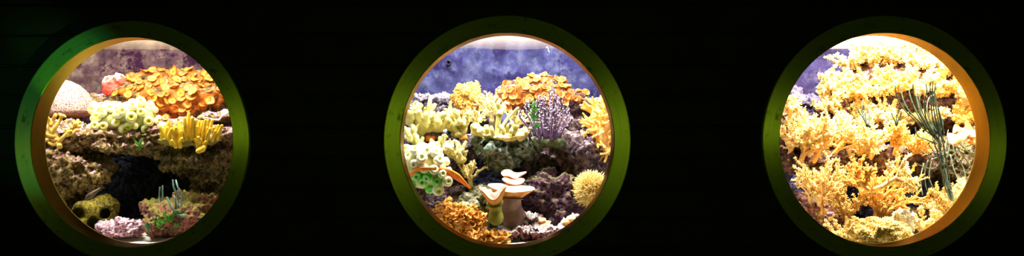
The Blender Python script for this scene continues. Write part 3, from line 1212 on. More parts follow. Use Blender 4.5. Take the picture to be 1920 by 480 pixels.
arm(t, [(110, 266), (118, 258), (126, 250), (133, 246)], (4.2, 3.6, 3.4, 3), ANT, Y, 10)
arm(t, [(126, 252), (134, 252), (142, 244)], (3.2, 3, 2.6), ANT, Y, 11)
t = thing('stubby_coral', P(132, 252, 3.3), 'stubby yellow coral with knobbly arms right of the antler coral', 'coral')
arm(t, [(124, 256), (130, 248), (137, 240), (143, 232)], (4, 4, 4, 4), ANT, 3.30, 12, 'stem')
for i, (a, b) in enumerate([((133, 245), (141, 246)), ((136, 241), (131, 234)), ((139, 238), (149, 237)), ((142, 234), (150, 230)), ((141, 234), (138, 227)), ((144, 233), (146, 226)), ((136, 244), (147, 244)), ((130, 249), (124, 243))]):
    arm(t, [a, b], (3, 3.2), ANT, 3.30, 20 + i)

# --- blue-grey whip sponges on the mossy rock
WHIP = soft_mat('grey-blue whip', lin(78, 104, 100), lin(116, 142, 132), 40, 7, .6)
Y = 3.24


def whips(label, stalks, Y):
    x0, y0 = stalks[0][0]
    t = thing('whip_sponge', P(x0, y0, Y), label, 'sponge')
    for i, s in enumerate(stalks):
        arm(t, s, (1.9, 1.8, 1.7, 1.5), WHIP, Y + .006 * (i % 3), 40 + i, 'stalk')
    return t


whips('pair of short grey-blue whips standing on the mossy rock', [[(300, 385), (299, 368), (300, 352)], [(304, 384), (305, 368), (305, 349)]], 3.30)
whips('clump of tall grey-blue whips curving up from the mossy rock', [[(334, 390), (333, 368), (326, 352), (324, 338)], [(340, 388), (340, 366), (333, 350), (330, 338)], [(330, 392), (329, 376), (326, 366)], [(346, 404), (334, 402), (324, 392), (316, 376), (313, 370)], [(348, 405), (338, 406), (328, 398), (318, 384)]], Y)

# --- green algae tufts
ALG = soft_mat('bright green algae', lin(40, 132, 36), lin(104, 186, 60), 60, 8, .6, .25)
ALG2 = soft_mat('blue green algae', lin(22, 110, 74), lin(54, 150, 100), 60, 9, .6, .25)


def algae(label, spots, Y, mat, size, seed, n=26, snap=True):
    rnd = random.Random(seed)
    p0 = None
    mb = MB()
    hs = []
    for (x, y, r) in spots:
        h = hit(x, y) if snap else None
        p = h[0] if h is not None else P(x, y, Y)
        hs.append((p, r))
    t0 = np.mean([h[0] for h in hs], axis=0)
    t = thing('algae_tuft', t0, label, 'algae')
    for p, r in hs:
        for _ in range(n):
            o = p + np.array([rnd.gauss(0, .5), rnd.gauss(0, .3), rnd.gauss(0, .5)]) * S(r, p[1])
            tp = grow_path(o, rdir(rnd, norm(np.array([0, -.5, .6])), .9), S(size, p[1]) * rnd.uniform(.6, 1.2), rnd, wob=.5, k=3)
            tube(mb, tp, [S(size * .1, p[1]), S(size * .16, p[1]), S(size * .06, p[1])], 5, flat=.5)
    tag(mb.build('fronds', mat, t), kind='stuff')
    return t


algae('bright green algae tuft on the mossy rock below the tall whips', [(306, 414, 9), (300, 422, 7), (316, 412, 7), (330, 402, 6)], 3.2, ALG, 9, 51)
algae('blue-green algae cushion at the left foot of the mossy rock', [(280, 428, 6), (276, 423, 4)], 3.2, ALG2, 6, 52)
algae('small green algae sprig near the ring on the mossy rock', [(326, 428, 5), (334, 424, 4)], 3.2, ALG, 6, 53, 14)
algae('fern-like green algae hanging under the middle of the shelf', [(256, 279, 6), (262, 274, 5)], 3.35, ALG, 12, 54, 12)

# --- the small brown fish resting on the pointed rock
def fish(label, nose, tail, Y, mats, h=.16, name='fish'):
    a, b = P(*nose, Y), P(*tail, Y + .03)
    ax = norm(a - b)
    L = np.linalg.norm(a - b)
    up = norm(np.array([0, 0, 1]) - ax * ax[2])
    sd = np.cross(ax, up)
    t = thing(name, (a + b) / 2, label, 'fish')
    n = 14
    ang = np.linspace(0, 2 * PI, n, endpoint=False)
    prof = [(0, .02), (.06, .45), (.16, .85), (.3, 1), (.5, .85), (.7, .5), (.82, .3), (.86, .26)]
    v = np.concatenate([a - ax * L * u + (np.cos(ang)[:, None] * up * .5 + np.sin(ang)[:, None] * sd * .36) * L * h * 2 * w for u, w in prof])
    f = [tuple(range(n))[::-1], tuple((len(prof) - 1) * n + j for j in range(n))]
    f += [(i * n + j, i * n + (j + 1) % n, (i + 1) * n + (j + 1) % n, (i + 1) * n + j) for i in range(len(prof) - 1) for j in range(n)]
    mb = MB(); mb.add(v, f)
    mb.build('body', mats[0], t)

    def fin(nm, pts, th=.0012):
        q = [a - ax * L * u + up * L * w for u, w in pts]
        mb = MB()
        k = len(q)
        mb.add([p + sd * th for p in q] + [p - sd * th for p in q], [tuple(range(k)), tuple(range(k, 2 * k))[::-1]] + [(i, k + i, k + (i + 1) % k, (i + 1) % k) for i in range(k)])
        mb.build(nm, mats[1], t, smooth=False)
    fin('tail_fin', [(.82, .04), (1.0, .13), (.97, 0), (1.0, -.12), (.82, -.04)])
    fin('dorsal_fin', [(.25, .13), (.34, .24), (.5, .22), (.66, .14), (.66, .06), (.3, .1)])
    fin('pelvic_fin', [(.3, -.12), (.42, -.22), (.46, -.10)])
    for s in (-1, 1):
        mb = MB()
        ball(mb, a - ax * L * .1 + up * L * .05 + sd * s * L * h * .42, L * .03, 2)
        mb.build('eye', mats[2], t)
    return t


BROWNFISH = soft_mat('speckled brown fish skin', lin(38, 27, 16), lin(84, 64, 40), 90, 10, .45)
FIN = soft_mat('brown fin', lin(64, 48, 32), lin(90, 70, 46), 60, 11, .5, .3)
EYEM = soft_mat('fish eye', (.004, .004, .004, 1), (.01, .01, .01, 1), 10, 0, .15, 0, 0)
fish('small speckled brown fish resting against the pointed rock above the mustard sponge', (159, 374), (194, 349), 3.24, (BROWNFISH, FIN, EYEM), .14)

# --- a white crest on the ledge rock
mb = MB()
Y = 3.42
WHITE = soft_mat('white crust', lin(226, 214, 220), lin(248, 240, 244), 60, 12, .8)
tube(mb, smooth_path([P(*q, Y) for q in ((430, 209), (424, 213), (416, 217), (412, 224), (402, 224), (390, 221), (380, 222))], 4), [S(3, Y), S(2.6, Y), S(1.8, Y), S(1, Y)], 8)
v, f = remesh(mb, .003)
v = v + normals(v, f) * (.002 * fbm(v, 80, 3, 5))[:, None]
mb = MB(); mb.add(v, f)
tag(mb.build('white_crust', WHITE, loc=P(405, 222, Y)), 'thin wavy white crust along the rim right of the orange polyps', 'coral')
# ================================================================== MIDDLE TANK: rockwork
Q_GREY = rock_mat('blue grey pitted rock', lin(66, 78, 70), lin(118, 132, 112), lin(150, 160, 136), lin(226, 220, 214), .5, lin(92, 118, 96), .4, 18, 11)
Q_MAUVE = rock_mat('dusky mauve rock', lin(62, 44, 58), lin(104, 80, 84), lin(128, 106, 100), lin(214, 190, 200), .48, lin(96, 92, 56), .4, 16, 12)
Q_BOULD = rock_mat('purple brown boulder', lin(56, 30, 50), lin(92, 62, 74), lin(116, 90, 88), lin(132, 124, 74), .62, lin(78, 36, 64), .4, 18, 13)
Q_SPECK = rock_mat('speckled grey back rock', lin(60, 52, 76), lin(112, 100, 112), lin(160, 150, 146), lin(206, 196, 196), .55, lin(88, 52, 86), .45, 26, 14)
Q_RUBBLE = rock_mat('red white rubble', lin(72, 24, 30), lin(140, 76, 72), lin(190, 160, 150), lin(240, 230, 226), .8, lin(84, 26, 40), .5, 34, 15)
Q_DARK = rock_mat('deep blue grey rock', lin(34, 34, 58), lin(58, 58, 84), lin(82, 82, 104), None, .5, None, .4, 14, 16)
Q_OLIVE = rock_mat('olive grey stump', lin(84, 80, 56), lin(136, 132, 96), lin(170, 166, 130), lin(206, 204, 180), .5, lin(110, 104, 60), .4, 18, 17)

rock('speckled_rock', [(810, 200, 3.74, 60, 26, .08), (760, 205, 3.74, 40, 24, .08), (880, 215, 3.74, 50, 24, .08)], Q_SPECK,
     'speckled grey rocks along the back of the middle tank behind the cream coral', 61, rough=.02)
rock('reef_rock', [(1012, 184, 3.66, 66, 34, .11), (1060, 190, 3.66, 38, 28, .09), (964, 192, 3.66, 32, 28, .09), (1040, 240, 3.66, 60, 40, .10), (1085, 190, 3.66, 20, 20, .07)], Q_MAUVE,
     'mauve rock crowned by the orange plate coral', 62, rough=.012, pits=.006)
rock('pitted_rock', [(930, 276, 3.44, 44, 22, .10), (975, 274, 3.46, 40, 22, .10), (940, 300, 3.46, 36, 18, .10), (905, 266, 3.46, 22, 18, .08), (1000, 264, 3.48, 20, 14, .08)], Q_GREY,
     'blue-grey pitted rock in the centre below the antler coral', 63, rough=.016, pits=.018, pitf=36, holes=[(912, 273, 3.34, 5, .03), (895, 285, 3.36, 5, .03), (945, 272, 3.33, 4, .03)])
rock('reef_rock', [(1060, 282, 3.52, 50, 28, .13), (1010, 292, 3.54, 40, 24, .12), (1110, 285, 3.54, 40, 34, .12), (1090, 310, 3.54, 40, 30, .12)], Q_MAUVE,
     'mauve rock right of centre under the purple whip coral', 64, rough=.02)
rock('reef_rock', [(800, 262, 3.50, 58, 34, .12), (850, 282, 3.50, 42, 32, .11), (770, 300, 3.48, 34, 44, .12), (830, 318, 3.52, 44, 30, .10)], Q_SPECK,
     'speckled rock on the left carrying the cream finger corals', 65, rough=.02)
rock('boulder', [(1030, 362, 3.42, 46, 40, .12), (1070, 372, 3.46, 40, 32, .12), (1000, 350, 3.46, 26, 26, .10), (1050, 400, 3.44, 50, 30, .12)], Q_BOULD,
     'purple-brown boulder right of the pink toadstool corals', 66, rough=.022, pits=.01)
rock('reef_rock', [(815, 385, 3.40, 40, 34, .10), (850, 370, 3.44, 36, 28, .10), (790, 370, 3.38, 28, 36, .10)], Q_MAUVE,
     'dark mauve rock in the lower left below the green button polyps', 67, rough=.02)
rock('stump_rock', [(905, 368, 3.40, 26, 22, .08), (885, 382, 3.38, 26, 18, .08), (925, 395, 3.40, 26, 30, .08)], Q_OLIVE,
     'olive-grey stump left of the folded pink toadstool coral', 68, rough=.014)
rock('rubble_rock', [(1000, 434, 3.22, 48, 17, .06), (960, 438, 3.22, 30, 13, .06), (1045, 430, 3.24, 32, 14, .06), (985, 412, 3.28, 34, 15, .06), (1075, 420, 3.28, 22, 16, .06)], Q_RUBBLE,
     'knobbly red and white rubble on the sand of the middle tank', 69, rough=.020, pits=.014, pitf=70, voxel=.0036)
rock('mat_rock', [(862, 412, 3.26, 42, 24, .07), (890, 425, 3.26, 26, 22, .06), (838, 398, 3.28, 18, 16, .06)], Q_OLIVE,
     'low rock hidden under the crinkled orange mat', 70, rough=.008, pits=.003)
rock('mat_rock', [(905, 447, 3.16, 26, 10, .04), (930, 448, 3.16, 20, 9, .04)], Q_OLIVE, 'flat stone at the sand under the small orange mat', 71, rough=.006, pits=.002, voxel=.004)
rock('cave_rock', [(950, 330, 3.82, 160, 60, .05)], Q_DARK, 'deep blue-grey rock wall low at the back of the middle tank', 72, rough=.03)
rock('speckled_rock', [(1130, 205, 3.72, 50, 26, .08), (1160, 215, 3.70, 40, 28, .08)], Q_SPECK, 'speckled grey rock at the back behind the noodle coral', 74, rough=.02)
# ================================================================== MIDDLE TANK: corals
CREAM = soft_mat('cream leather flesh', lin(170, 160, 88), lin(206, 196, 128), 36, 21, .55, .08)
CREAMT = soft_mat('straw coral flesh', lin(206, 178, 84), lin(238, 214, 130), 40, 22, .55, .1)
GOLD = soft_mat('golden coral stem', lin(206, 146, 60), lin(232, 180, 96), 30, 23, .55, .1)
GOLDP = soft_mat('golden coral polyps', lin(226, 168, 70), lin(250, 214, 120), 60, 24, .6, .25, 0)
STRAW = soft_mat('pale straw stem', lin(214, 190, 130), lin(236, 218, 164), 30, 25, .55, .1)
STRAWP = soft_mat('pale straw polyps', lin(226, 200, 110), lin(250, 232, 160), 60, 26, .6, .25, 0)

# --- orange plate coral on the mauve rock
PL = mouth_mat('orange plate', lin(168, 98, 34), lin(200, 130, 58), lin(140, 70, 16))
PLB = soft_mat('orange plate flesh', lin(112, 56, 14), lin(150, 84, 28), 50, 27)
poly = [(934, 190), (942, 162), (962, 148), (990, 142), (1020, 144), (1052, 152), (1088, 162), (1102, 174), (1090, 190), (1060, 190), (1030, 186), (1000, 184), (975, 196), (950, 204)]
disc_colony('plate_coral', 'wide crown of overlapping orange plates behind the purple whip coral', 'coral', poly, 9.6, 73, PL, PLB, ('reef_rock',), size=(.95, 1.4), tilt=.22, toward=(0, -.25, .6), cup=.34, fringe=False, part='plate', wav=.13, thick=.07)

# --- bushes at the back
cushion('rounded golden bush coral on the speckled back rocks, left of the straw bushes', [(874, 176, 3.62, 18, 17, .05), (862, 186, 3.62, 12, 14, .04), (886, 188, 3.62, 12, 14, .04), (874, 200, 3.63, 14, 14, .04)], (GOLD, GOLDP), 311, 1500, S(4.6, 3.62), .016)
soft_tree('pale straw bush coral between the golden bush and the orange plates', (922, 226), 3.58, 60, (0, -.3, 1), 302, (STRAW, STRAWP), nb=13, nt=7, stem=.22, tuft=3.4, spread=1.1, name='bush_coral')
soft_tree('low straw bush coral left of the forked antler coral', (896, 238), 3.52, 44, (-.2, -.4, .8), 303, (STRAW, STRAWP), nb=10, nt=6, stem=.2, tuft=3.2, spread=1.2, name='bush_coral')
soft_tree('small straw bush coral right of the forked antler coral', (966, 244), 3.46, 44, (.35, -.3, .8), 304, (STRAW, STRAWP), nb=10, nt=6, stem=.2, tuft=3.2, spread=1.1, name='bush_coral')
soft_tree('ragged olive-yellow bush coral above the olive-grey stump', (882, 348), 3.36, 52, (0, -.2, 1), 305, (CREAM, STRAWP), nb=9, nt=6, stem=.3, tuft=3.4, spread=.9, name='bush_coral')

# --- forked antler coral on the pitted rock
Y = 3.36
t = thing('antler_coral', P(934, 256, Y), 'cream antler coral with an upright fork standing on the blue-grey pitted rock', 'coral')
arm(t, [(934, 258), (933, 242), (934, 228), (936, 214)], (6, 5, 5, 5.5), CREAM, Y, 301, 'stem', 12)
arm(t, [(935, 218), (930, 206), (926, 197), (922, 191)], (5, 4.2, 3.8, 3.4), CREAM, Y, 302)
arm(t, [(935, 216), (936, 204), (934, 194), (937, 188)], (5, 4.4, 4, 3.6), CREAM, Y, 303)
arm(t, [(937, 216), (943, 206), (946, 201)], (4.6, 4.2, 4), CREAM, Y, 304)
arm(t, [(940, 240), (952, 222), (962, 212), (971, 203)], (3.6, 3.2, 3, 3), CREAM, Y, 305)
rnd = random.Random(33)
mb = MB()
for x, y, a in ((900, 246, 12), (915, 254, 14), (934, 258, 16), (955, 258, 15), (975, 254, 12), (988, 248, 8), (892, 240, 8)):
    ball(mb, P(x, y, Y + .01), (S(a, Y), .04, S(7, Y)), 3, .25, x)
v, f = remesh(mb, .004)
v = adj_smooth(v, f, 2)
v = v + normals(v, f) * (.008 * fbm(v, 32, 3, 5))[:, None]
mb = MB(); mb.add(v, f)
mb.build('base', CREAM, t)
for i in range(24):
    x = rnd.uniform(888, 990)
    if 926 < x < 944:
        continue
    y = 250 + rnd.uniform(-8, 8)
    k = rnd.uniform(7, 13)
    dx = rnd.uniform(-9, 9)
    arm(t, [(x, y + 4), (x + dx * .5, y - k * .5), (x + dx, y - k)], (4.4, 4, 3.4), CREAM, Y + rnd.uniform(-.03, .02), 310 + i)

# --- cream finger corals on the left
def finger_mass(label, roots, Y, mat, seed, n, L, r, lean=(0, -.3, 1), name='leather_coral'):
    rnd = random.Random(seed)
    t = thing(name, P(roots[0][0], roots[0][1], Y), label, 'coral')
    mb = MB()
    for (x, y, a) in roots:
        ball(mb, P(x, y, Y + .02), (S(a, Y), .035, S(a * .7, Y)), 3, .2, x)
    if len(roots) > 1:
        tube(mb, smooth_path([P(x, y, Y + .02) for x, y, a in roots], 4), S(5, Y), 10)
    v, f = remesh(mb, .005)
    v = adj_smooth(v, f, 3)
    mb = MB(); mb.add(v, f)
    mb.build('base', mat, t)
    for i in range(n):
        x, y, a = roots[i % len(roots)]
        p = P(x + rnd.uniform(-a, a), y + rnd.uniform(-a, a) * .4, Y + rnd.uniform(-.03, .03))
        d = rdir(rnd, norm(lean), 1.1)
        l = S(L, Y) * rnd.uniform(.6, 1.2)
        q = grow_path(p, d, l, rnd, bend=(0, 0, .5), wob=.5, k=4)
        rr = S(r, Y) * rnd.uniform(.8, 1.2)
        mb = MB()
        tube(mb, smooth_path(q, 3), [rr * 1.25, rr, rr * .95, rr * .8], 9)
        for k in range(rnd.choice((1, 2, 2, 3))):
            j = rnd.randint(1, 3)
            e = rdir(rnd, norm(q[j + 1] - q[j]), 1.0)
            tube(mb, np.array(grow_path(q[j], e, l * rnd.uniform(.25, .45), rnd, bend=(0, 0, .4), wob=.3, k=3)), [rr * .85, rr * .75, rr * .6], 8)
        v, f = remesh(mb, max(.0018, rr * .28))
        v = adj_smooth(v, f, 2)
        v = v + normals(v, f) * (rr * .34 * fbm(v, .55 / rr, 3, seed + i))[:, None]
        mb = MB(); mb.add(v, f)
        mb.build('finger', mat, t)
    return t


finger_mass('large cream finger coral with thick lobes at the left edge of the middle window', [(778, 226, 12), (800, 236, 14), (822, 240, 12), (786, 248, 12)], 3.36, CREAM, 401, 22, 34, 6.6)
finger_mass('cream finger coral right of the large one, above the pink leaf', [(846, 238, 12), (868, 232, 12), (858, 252, 10)], 3.40, CREAM, 402, 15, 30, 4.8)
finger_mass('straggling cream finger coral below the large one along the ring', [(772, 262, 9), (790, 272, 10), (820, 276, 10)], 3.28, CREAM, 403, 13, 26, 4.8)
finger_mass('low cream finger coral between the green buttons and the pitted rock', [(846, 290, 10), (862, 300, 10)], 3.34, CREAM, 404, 10, 26, 3.8)
t = thing('antler_coral', P(803, 236, 3.42), 'tall cream antler with two prongs rising behind the large finger coral', 'coral')
arm(t, [(803, 238), (802, 220), (804, 204), (806, 190), (807, 181)], (7, 5.5, 5, 4, 3), CREAM, 3.42, 410, 'stem', 12)
arm(t, [(804, 210), (810, 204), (815, 197)], (4.5, 4.5, 4), CREAM, 3.42, 411)
arm(t, [(803, 218), (796, 212), (797, 203)], (4, 3.4, 2.8), CREAM, 3.42, 412)
t = thing('antler_coral', P(846, 226, 3.46), 'short cream antler with three prongs left of the golden bush coral', 'coral')
arm(t, [(847, 228), (846, 214), (844, 202), (845, 192)], (5.5, 4.5, 3.6, 2.6), CREAM, 3.46, 413, 'stem', 12)
arm(t, [(846, 214), (840, 208), (834, 205)], (4, 3.4, 2.8), CREAM, 3.46, 414)
arm(t, [(847, 216), (856, 213), (863, 211)], (4, 3.4, 2.6), CREAM, 3.46, 415)

# --- purple whip coral with white polyps
PUR = soft_mat('purple whip flesh', lin(62, 40, 70), lin(98, 72, 98), 50, 31, .6)
PURP = soft_mat('white lilac polyps', lin(224, 206, 226), lin(250, 242, 250), 60, 32, .6, .2, 0)
GRB = soft_mat('green whip foot', lin(34, 46, 22), lin(66, 72, 38), 50, 33, .6)
Y = 3.36
t = thing('whip_coral', P(1030, 268, Y), 'clump of purple whips beaded with white polyps in front of the orange plates', 'coral')
mb = MB()
for x, y, a in ((1010, 268, 12), (1030, 266, 16), (1048, 267, 12)):
    ball(mb, P(x, y, Y + .02), (S(a, Y), .035, S(12, Y)), 3, .25, x)
v, f = remesh(mb, .004)
v = adj_smooth(v, f, 2)
v = v + normals(v, f) * (.006 * fbm(v, 40, 3, 5))[:, None]
mb = MB(); mb.add(v, f)
tag(mb.build('base', GRB, t), 'green base')
rnd = random.Random(77)
ends = [(976, 206), (982, 216), (988, 192), (994, 186), (1001, 190), (1008, 184), (1012, 176), (1018, 182), (1023, 178), (1030, 172), (1035, 160), (1039, 166), (1044, 176), (1048, 182), (1055, 184), (1060, 206), (1064, 200), (1070, 216), (1052, 210), (1042, 196), (1026, 200), (1014, 206), (1004, 210), (1033, 214), (996, 216), (1060, 226), (984, 236), (1020, 222)]
for i, (x, y) in enumerate(ends):
    bx = 1024 + (x - 1024) * .62 + rnd.uniform(-4, 4)
    dy = rnd.uniform(-.05, .05)
    q = [P(bx, 258 + rnd.uniform(-4, 8), Y + dy * .3), P(bx + (x - bx) * .45 + rnd.uniform(-3, 3), 258 + (y - 258) * .4, Y + dy * .6), P(x + rnd.uniform(-2, 2), 258 + (y - 258) * .75, Y + dy), P(x, y, Y + dy)]
    sp = smooth_path(q, 5)
    mb = MB()
    tube(mb, sp, [S(2.6, Y), S(1.9, Y), S(1.6, Y), S(1.4, Y)], 8)
    o = mb.build('whip', PUR, t)
    pts, dirs = [], []
    for w in np.linspace(.22, 1, 26):
        j = min(int(w * (len(sp) - 1)), len(sp) - 2)
        for _ in range(2):
            d = norm(np.array([rnd.gauss(0, 1), rnd.gauss(0, 1), rnd.gauss(0, 1)]))
            if rnd.random() < .55:
                pts.append(sp[j] + d * S(1.8, Y)); dirs.append(d)
    mb = MB()
    tufts(mb, np.array(pts), np.array(dirs), S(2.0, Y), i, 5, .3)
    tag(mb.build('polyps', PURP, o), 'white polyps', kind='stuff')

# --- green button polyps, the upper ones coloured white as if blown out by light
GRN = mouth_mat('bright green button', lin(150, 214, 120), lin(66, 206, 40), lin(60, 120, 50))
GRN_LIT = mouth_mat('light-whitened green button', lin(232, 232, 170), lin(250, 248, 222), lin(200, 214, 110))
GRF = soft_mat('green button flesh', lin(170, 170, 110), lin(210, 206, 150), 40, 34)
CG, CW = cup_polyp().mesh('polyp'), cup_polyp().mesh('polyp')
CG.materials.append(GRN)
CW.materials.append(GRN_LIT)
bubble_colony('heap of vivid green button polyps, the upper ones whitened as if blown out by light, in the middle window', [(792, 300, 3.22, 32, 24, .055), (812, 318, 3.22, 24, 26, .05), (776, 306, 3.22, 18, 22, .05), (795, 334, 3.24, 28, 20, .05), (822, 334, 3.23, 16, 20, .04)],
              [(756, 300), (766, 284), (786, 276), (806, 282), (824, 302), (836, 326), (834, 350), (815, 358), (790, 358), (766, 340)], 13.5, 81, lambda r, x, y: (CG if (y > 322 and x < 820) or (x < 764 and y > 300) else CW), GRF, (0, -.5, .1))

# --- the orange sponge tongue behind the buttons
ORS = soft_mat('orange sponge', lin(214, 104, 16), lin(240, 140, 40), 50, 35, .55)
mb = MB()
Y = 3.20
tube(mb, smooth_path([P(762, 338, Y - .02), P(772, 326, Y - .045), P(786, 318, Y - .052), P(802, 316, Y - .052), P(820, 318, Y - .03), P(840, 322, Y), P(860, 334, Y + .02), P(882, 354, Y + .04)], 5), [S(4, Y), S(4.5, Y), S(5, Y), S(6, Y), S(8, Y), S(8.5, Y), S(1.2, Y)], 12, flat=.55)
tag(mb.build('sponge_tongue', ORS, loc=P(820, 326, Y)), 'orange tongue of sponge curving under the whitened buttons and tapering to the right', 'sponge')
for i, (x, y, a, lab) in enumerate([(868, 258, 8, 'small orange sponge lump left of the pitted rock'), (806, 258, 9, 'small orange sponge lump among the cream finger corals')]):
    h = hit(x, y)
    p = h[0] if h is not None else P(x, y, 3.42)
    mb = MB()
    for k in range(5):
        ball(mb, p + np.array([random.Random(k + i).uniform(-1, 1), -.3, random.Random(k + 9 + i).uniform(-1, 1)]) * S(a * .7, p[1]), S(a * .6, p[1]), 3, .2, k)
    v, f = remesh(mb, .003)
    mb = MB(); mb.add(adj_smooth(v, f, 2), f)
    tag(mb.build('orange_sponge', ORS, loc=p), lab, 'sponge')

# --- orange yellow noodle coral at the right edge
NOOD = soft_mat('noodle coral flesh', lin(226, 164, 60), lin(248, 214, 128), 40, 36, .55, .12)
t = thing('noodle_coral', P(1126, 262, 3.46), 'orange-yellow noodle coral with a mop of blunt tentacles, right in the middle window', 'coral')
mb = MB()
for x, y, a in ((1124, 214, 18), (1126, 238, 22), (1124, 262, 20), (1140, 282, 12)):
    ball(mb, P(x, y, 3.48), (S(a, 3.48), .05, S(a * .8, 3.48)), 3, .15, x)
v, f = remesh(mb, .006)
mb = MB(); mb.add(adj_smooth(v, f, 2), f)
bo = mb.build('base', NOOD, t)
rnd = random.Random(9)
nn = normals(v, f)
idx = [i for i in range(len(v)) if nn[i][1] < .35]
rnd.shuffle(idx)
for i in idx[:96]:
    p = v[i]
    d = rdir(rnd, norm(nn[i] + np.array([-.5, -.1, .05])), .5)
    L = S(rnd.uniform(17, 32), 3.46)
    q = grow_path(p - nn[i] * .006, d, L, rnd, bend=(-.1, -.2, rnd.uniform(-.5, .5)), wob=.6, k=4)
    mb = MB()
    rr = S(rnd.uniform(2.0, 3.0), 3.46)
    tube(mb, smooth_path(q, 3), [rr, rr, rr * .9, rr * .8], 8)
    if rnd.random() < .5:
        tube(mb, np.array(grow_path(q[2], rdir(rnd, d, 1), L * .35, rnd, wob=.3, k=3)), [rr * .8, rr * .7], 7)
    mb.build('tentacle', NOOD, t)

# --- feathery anemone
ANE = soft_mat('feathery anemone', lin(226, 190, 90), lin(250, 236, 170), 60, 37, .6, .3, 0)
ANB = soft_mat('anemone column', lin(150, 120, 50), lin(190, 160, 80), 40, 38)
Y = 3.32
c = P(1110, 356, Y)
t = thing('feather_anemone', c, 'round feathery pale yellow anemone at the lower right of the middle window', 'anemone')
mb = MB()
ball(mb, c, (S(20, Y), .03, S(18, Y)), 4, .1, 3)
tube(mb, smooth_path([c, c + np.array([.01, .02, -S(24, Y)]), c + np.array([.015, .03, -S(46, Y)])], 4), [S(14, Y), S(12, Y), S(15, Y)], 14)
v, f = remesh(mb, .004)
mb = MB(); mb.add(adj_smooth(v, f, 2), f)
mb.build('column', ANB, t)
mb = MB()
rnd = random.Random(12)
for i in range(1300):
    d = norm(np.array([rnd.gauss(0, 1), rnd.gauss(0, 1) - .5, rnd.gauss(0, 1) + .15]))
    p = c + d * np.array([S(19, Y), .03, S(17, Y)])
    L = S(rnd.uniform(11, 24), Y)
    q = grow_path(p, d + np.array([-.25, 0, .12]), L, rnd, bend=(-.2, 0, .1), wob=.7, k=3)
    tube(mb, np.array(q), [S(.8, Y), S(.65, Y), S(.4, Y)], 4, tip=False, start=False)
tag(mb.build('tentacles', ANE, t), kind='stuff')

# --- pink toadstool leather corals
def lin_grad_mat(name, top, rim):
    return soft_mat(name, top, rim, 50, 39, .55, .05)


TOP = soft_mat('pink toadstool top', lin(200, 140, 118), lin(222, 172, 152), 60, 40, .6, .08)
UND = soft_mat('orange toadstool underside', lin(206, 134, 50), lin(232, 170, 84), 30, 41, .6, .08)
STK = soft_mat('mauve toadstool stalk', lin(112, 80, 74), lin(150, 116, 96), 30, 42, .65)
GREENC = soft_mat('green stain flesh', lin(120, 130, 40), lin(170, 160, 70), 30, 43, .65)


def toadstool(t, c, tiltv, outline, foot, stalk_r, lift, seed, depth=.35, ridges=64, thick=1.6, px_=1.0, Y=3.3, stalk_mat=None, top_mat=None, und_mat=None, drop=14):
    """c: px of the cap middle; outline(angle) -> px radius; lift(angle) -> px rise of the rim; the underside is finely ribbed"""
    M = np.array(frame_from(tiltv))[:3, :3]
    # make local x run along the picture
    u = norm(np.array([1, 0, 0]) - M[:, 2] * M[0, 2])
    w = np.cross(M[:, 2], u)
    R = np.stack([u, w, M[:, 2]], 1)
    n = ridges * 4
    a = np.linspace(0, 2 * PI, n, endpoint=False)
    ro = np.array([outline(x) for x in a])
    li = np.array([lift(x) for x in a])
    s = S(1, Y)
    cc = P(c[0], c[1], Y)
    top, und = [], []
    for k in (0.02, .2, .4, .6, .78, .9, .97, 1.0):
        z = li * k ** 2.2 - depth * 6 * (1 - k) * (1 - k)
        top.append(np.stack([np.cos(a) * ro * k, np.sin(a) * ro * k, z], 1))
    rib = np.cos(a * ridges)
    for k in (1.0, .97, .9, .75, .55, .35, .2):
        z = li * k ** 2.2 - depth * 6 * (1 - k) * (1 - k) - thick * (1 if k < 1 else .5) - (1 - k) * drop - (.35 * rib * min(1, (1 - k) * 9) * k)
        kk = k * (1.0 if k < .99 else 1.012)
        und.append(np.stack([np.cos(a) * ro * kk, np.sin(a) * ro * kk, z], 1))

    def loft(r):
        v = np.concatenate(r) * s
        v = cc + v @ R.T
        f = [(i * n + j, (i + 1) * n + j, (i + 1) * n + (j + 1) % n, i * n + (j + 1) % n) for i in range(len(r) - 1) for j in range(n)]
        return v, f
    mb = MB()
    v, f = loft(top + und[:1])
    mb.add(v, f + [tuple(range(n))])
    mb.build('cap', top_mat or TOP, t)
    mb = MB()
    v, f = loft(und)
    mb.add(v, f)
    tag(mb.build('underside', und_mat or UND, t), 'ribbed orange underside')
    if foot:
        mb = MB()
        up = cc - R[:, 2] * drop * .8 * s
        b = P(foot[0], foot[1], Y + .02)
        mid = (up + b) / 2 + np.array([0, .004, 0])
        tube(mb, smooth_path([up + R[:, 2] * 4 * s, up, mid, b], 4), [S(q, Y) for q in (stalk_r * 1.25, stalk_r, stalk_r * .9, stalk_r * 1.15)], 20)
        mb.build('stalk', stalk_mat or STK, t)


def wav(r, *k):
    return lambda a: r * (1 + sum(am * math.cos(n * (a - p)) for n, am, p in k))


Y = 3.24
t = thing('toadstool_coral', P(962, 404, Y), 'wide pink toadstool coral with a pointed rim and an orange ribbed underside', 'coral')
toadstool(t, (955, 351), (-.04, -.16, 1), lambda a: 31 + 15 * max(0, math.cos(a + .25)) ** 8 + 12 * max(0, math.cos(a - PI * .97)) ** 4 + 3 * math.cos(3 * a), (964, 408), 21, lambda a: 3 + 3 * math.cos(2 * a) - 8 * max(0, math.cos(a + .25)), 1, depth=1.0, Y=Y, drop=30, thick=2.4)
t = thing('toadstool_coral', P(968, 350, 3.28), 'small pink toadstool coral stacked like plates over the wide one', 'coral')
toadstool(t, (964, 338), (.05, -.3, 1), wav(19, (2, .1, 0), (3, .07, 1)), (966, 356), 9, lambda a: 2 * math.cos(2 * a), 2, depth=.3, Y=3.29, ridges=40)
t = thing('toadstool_coral', P(962, 340, 3.32), 'topmost pale pink toadstool coral, lobed, behind the small one', 'coral')
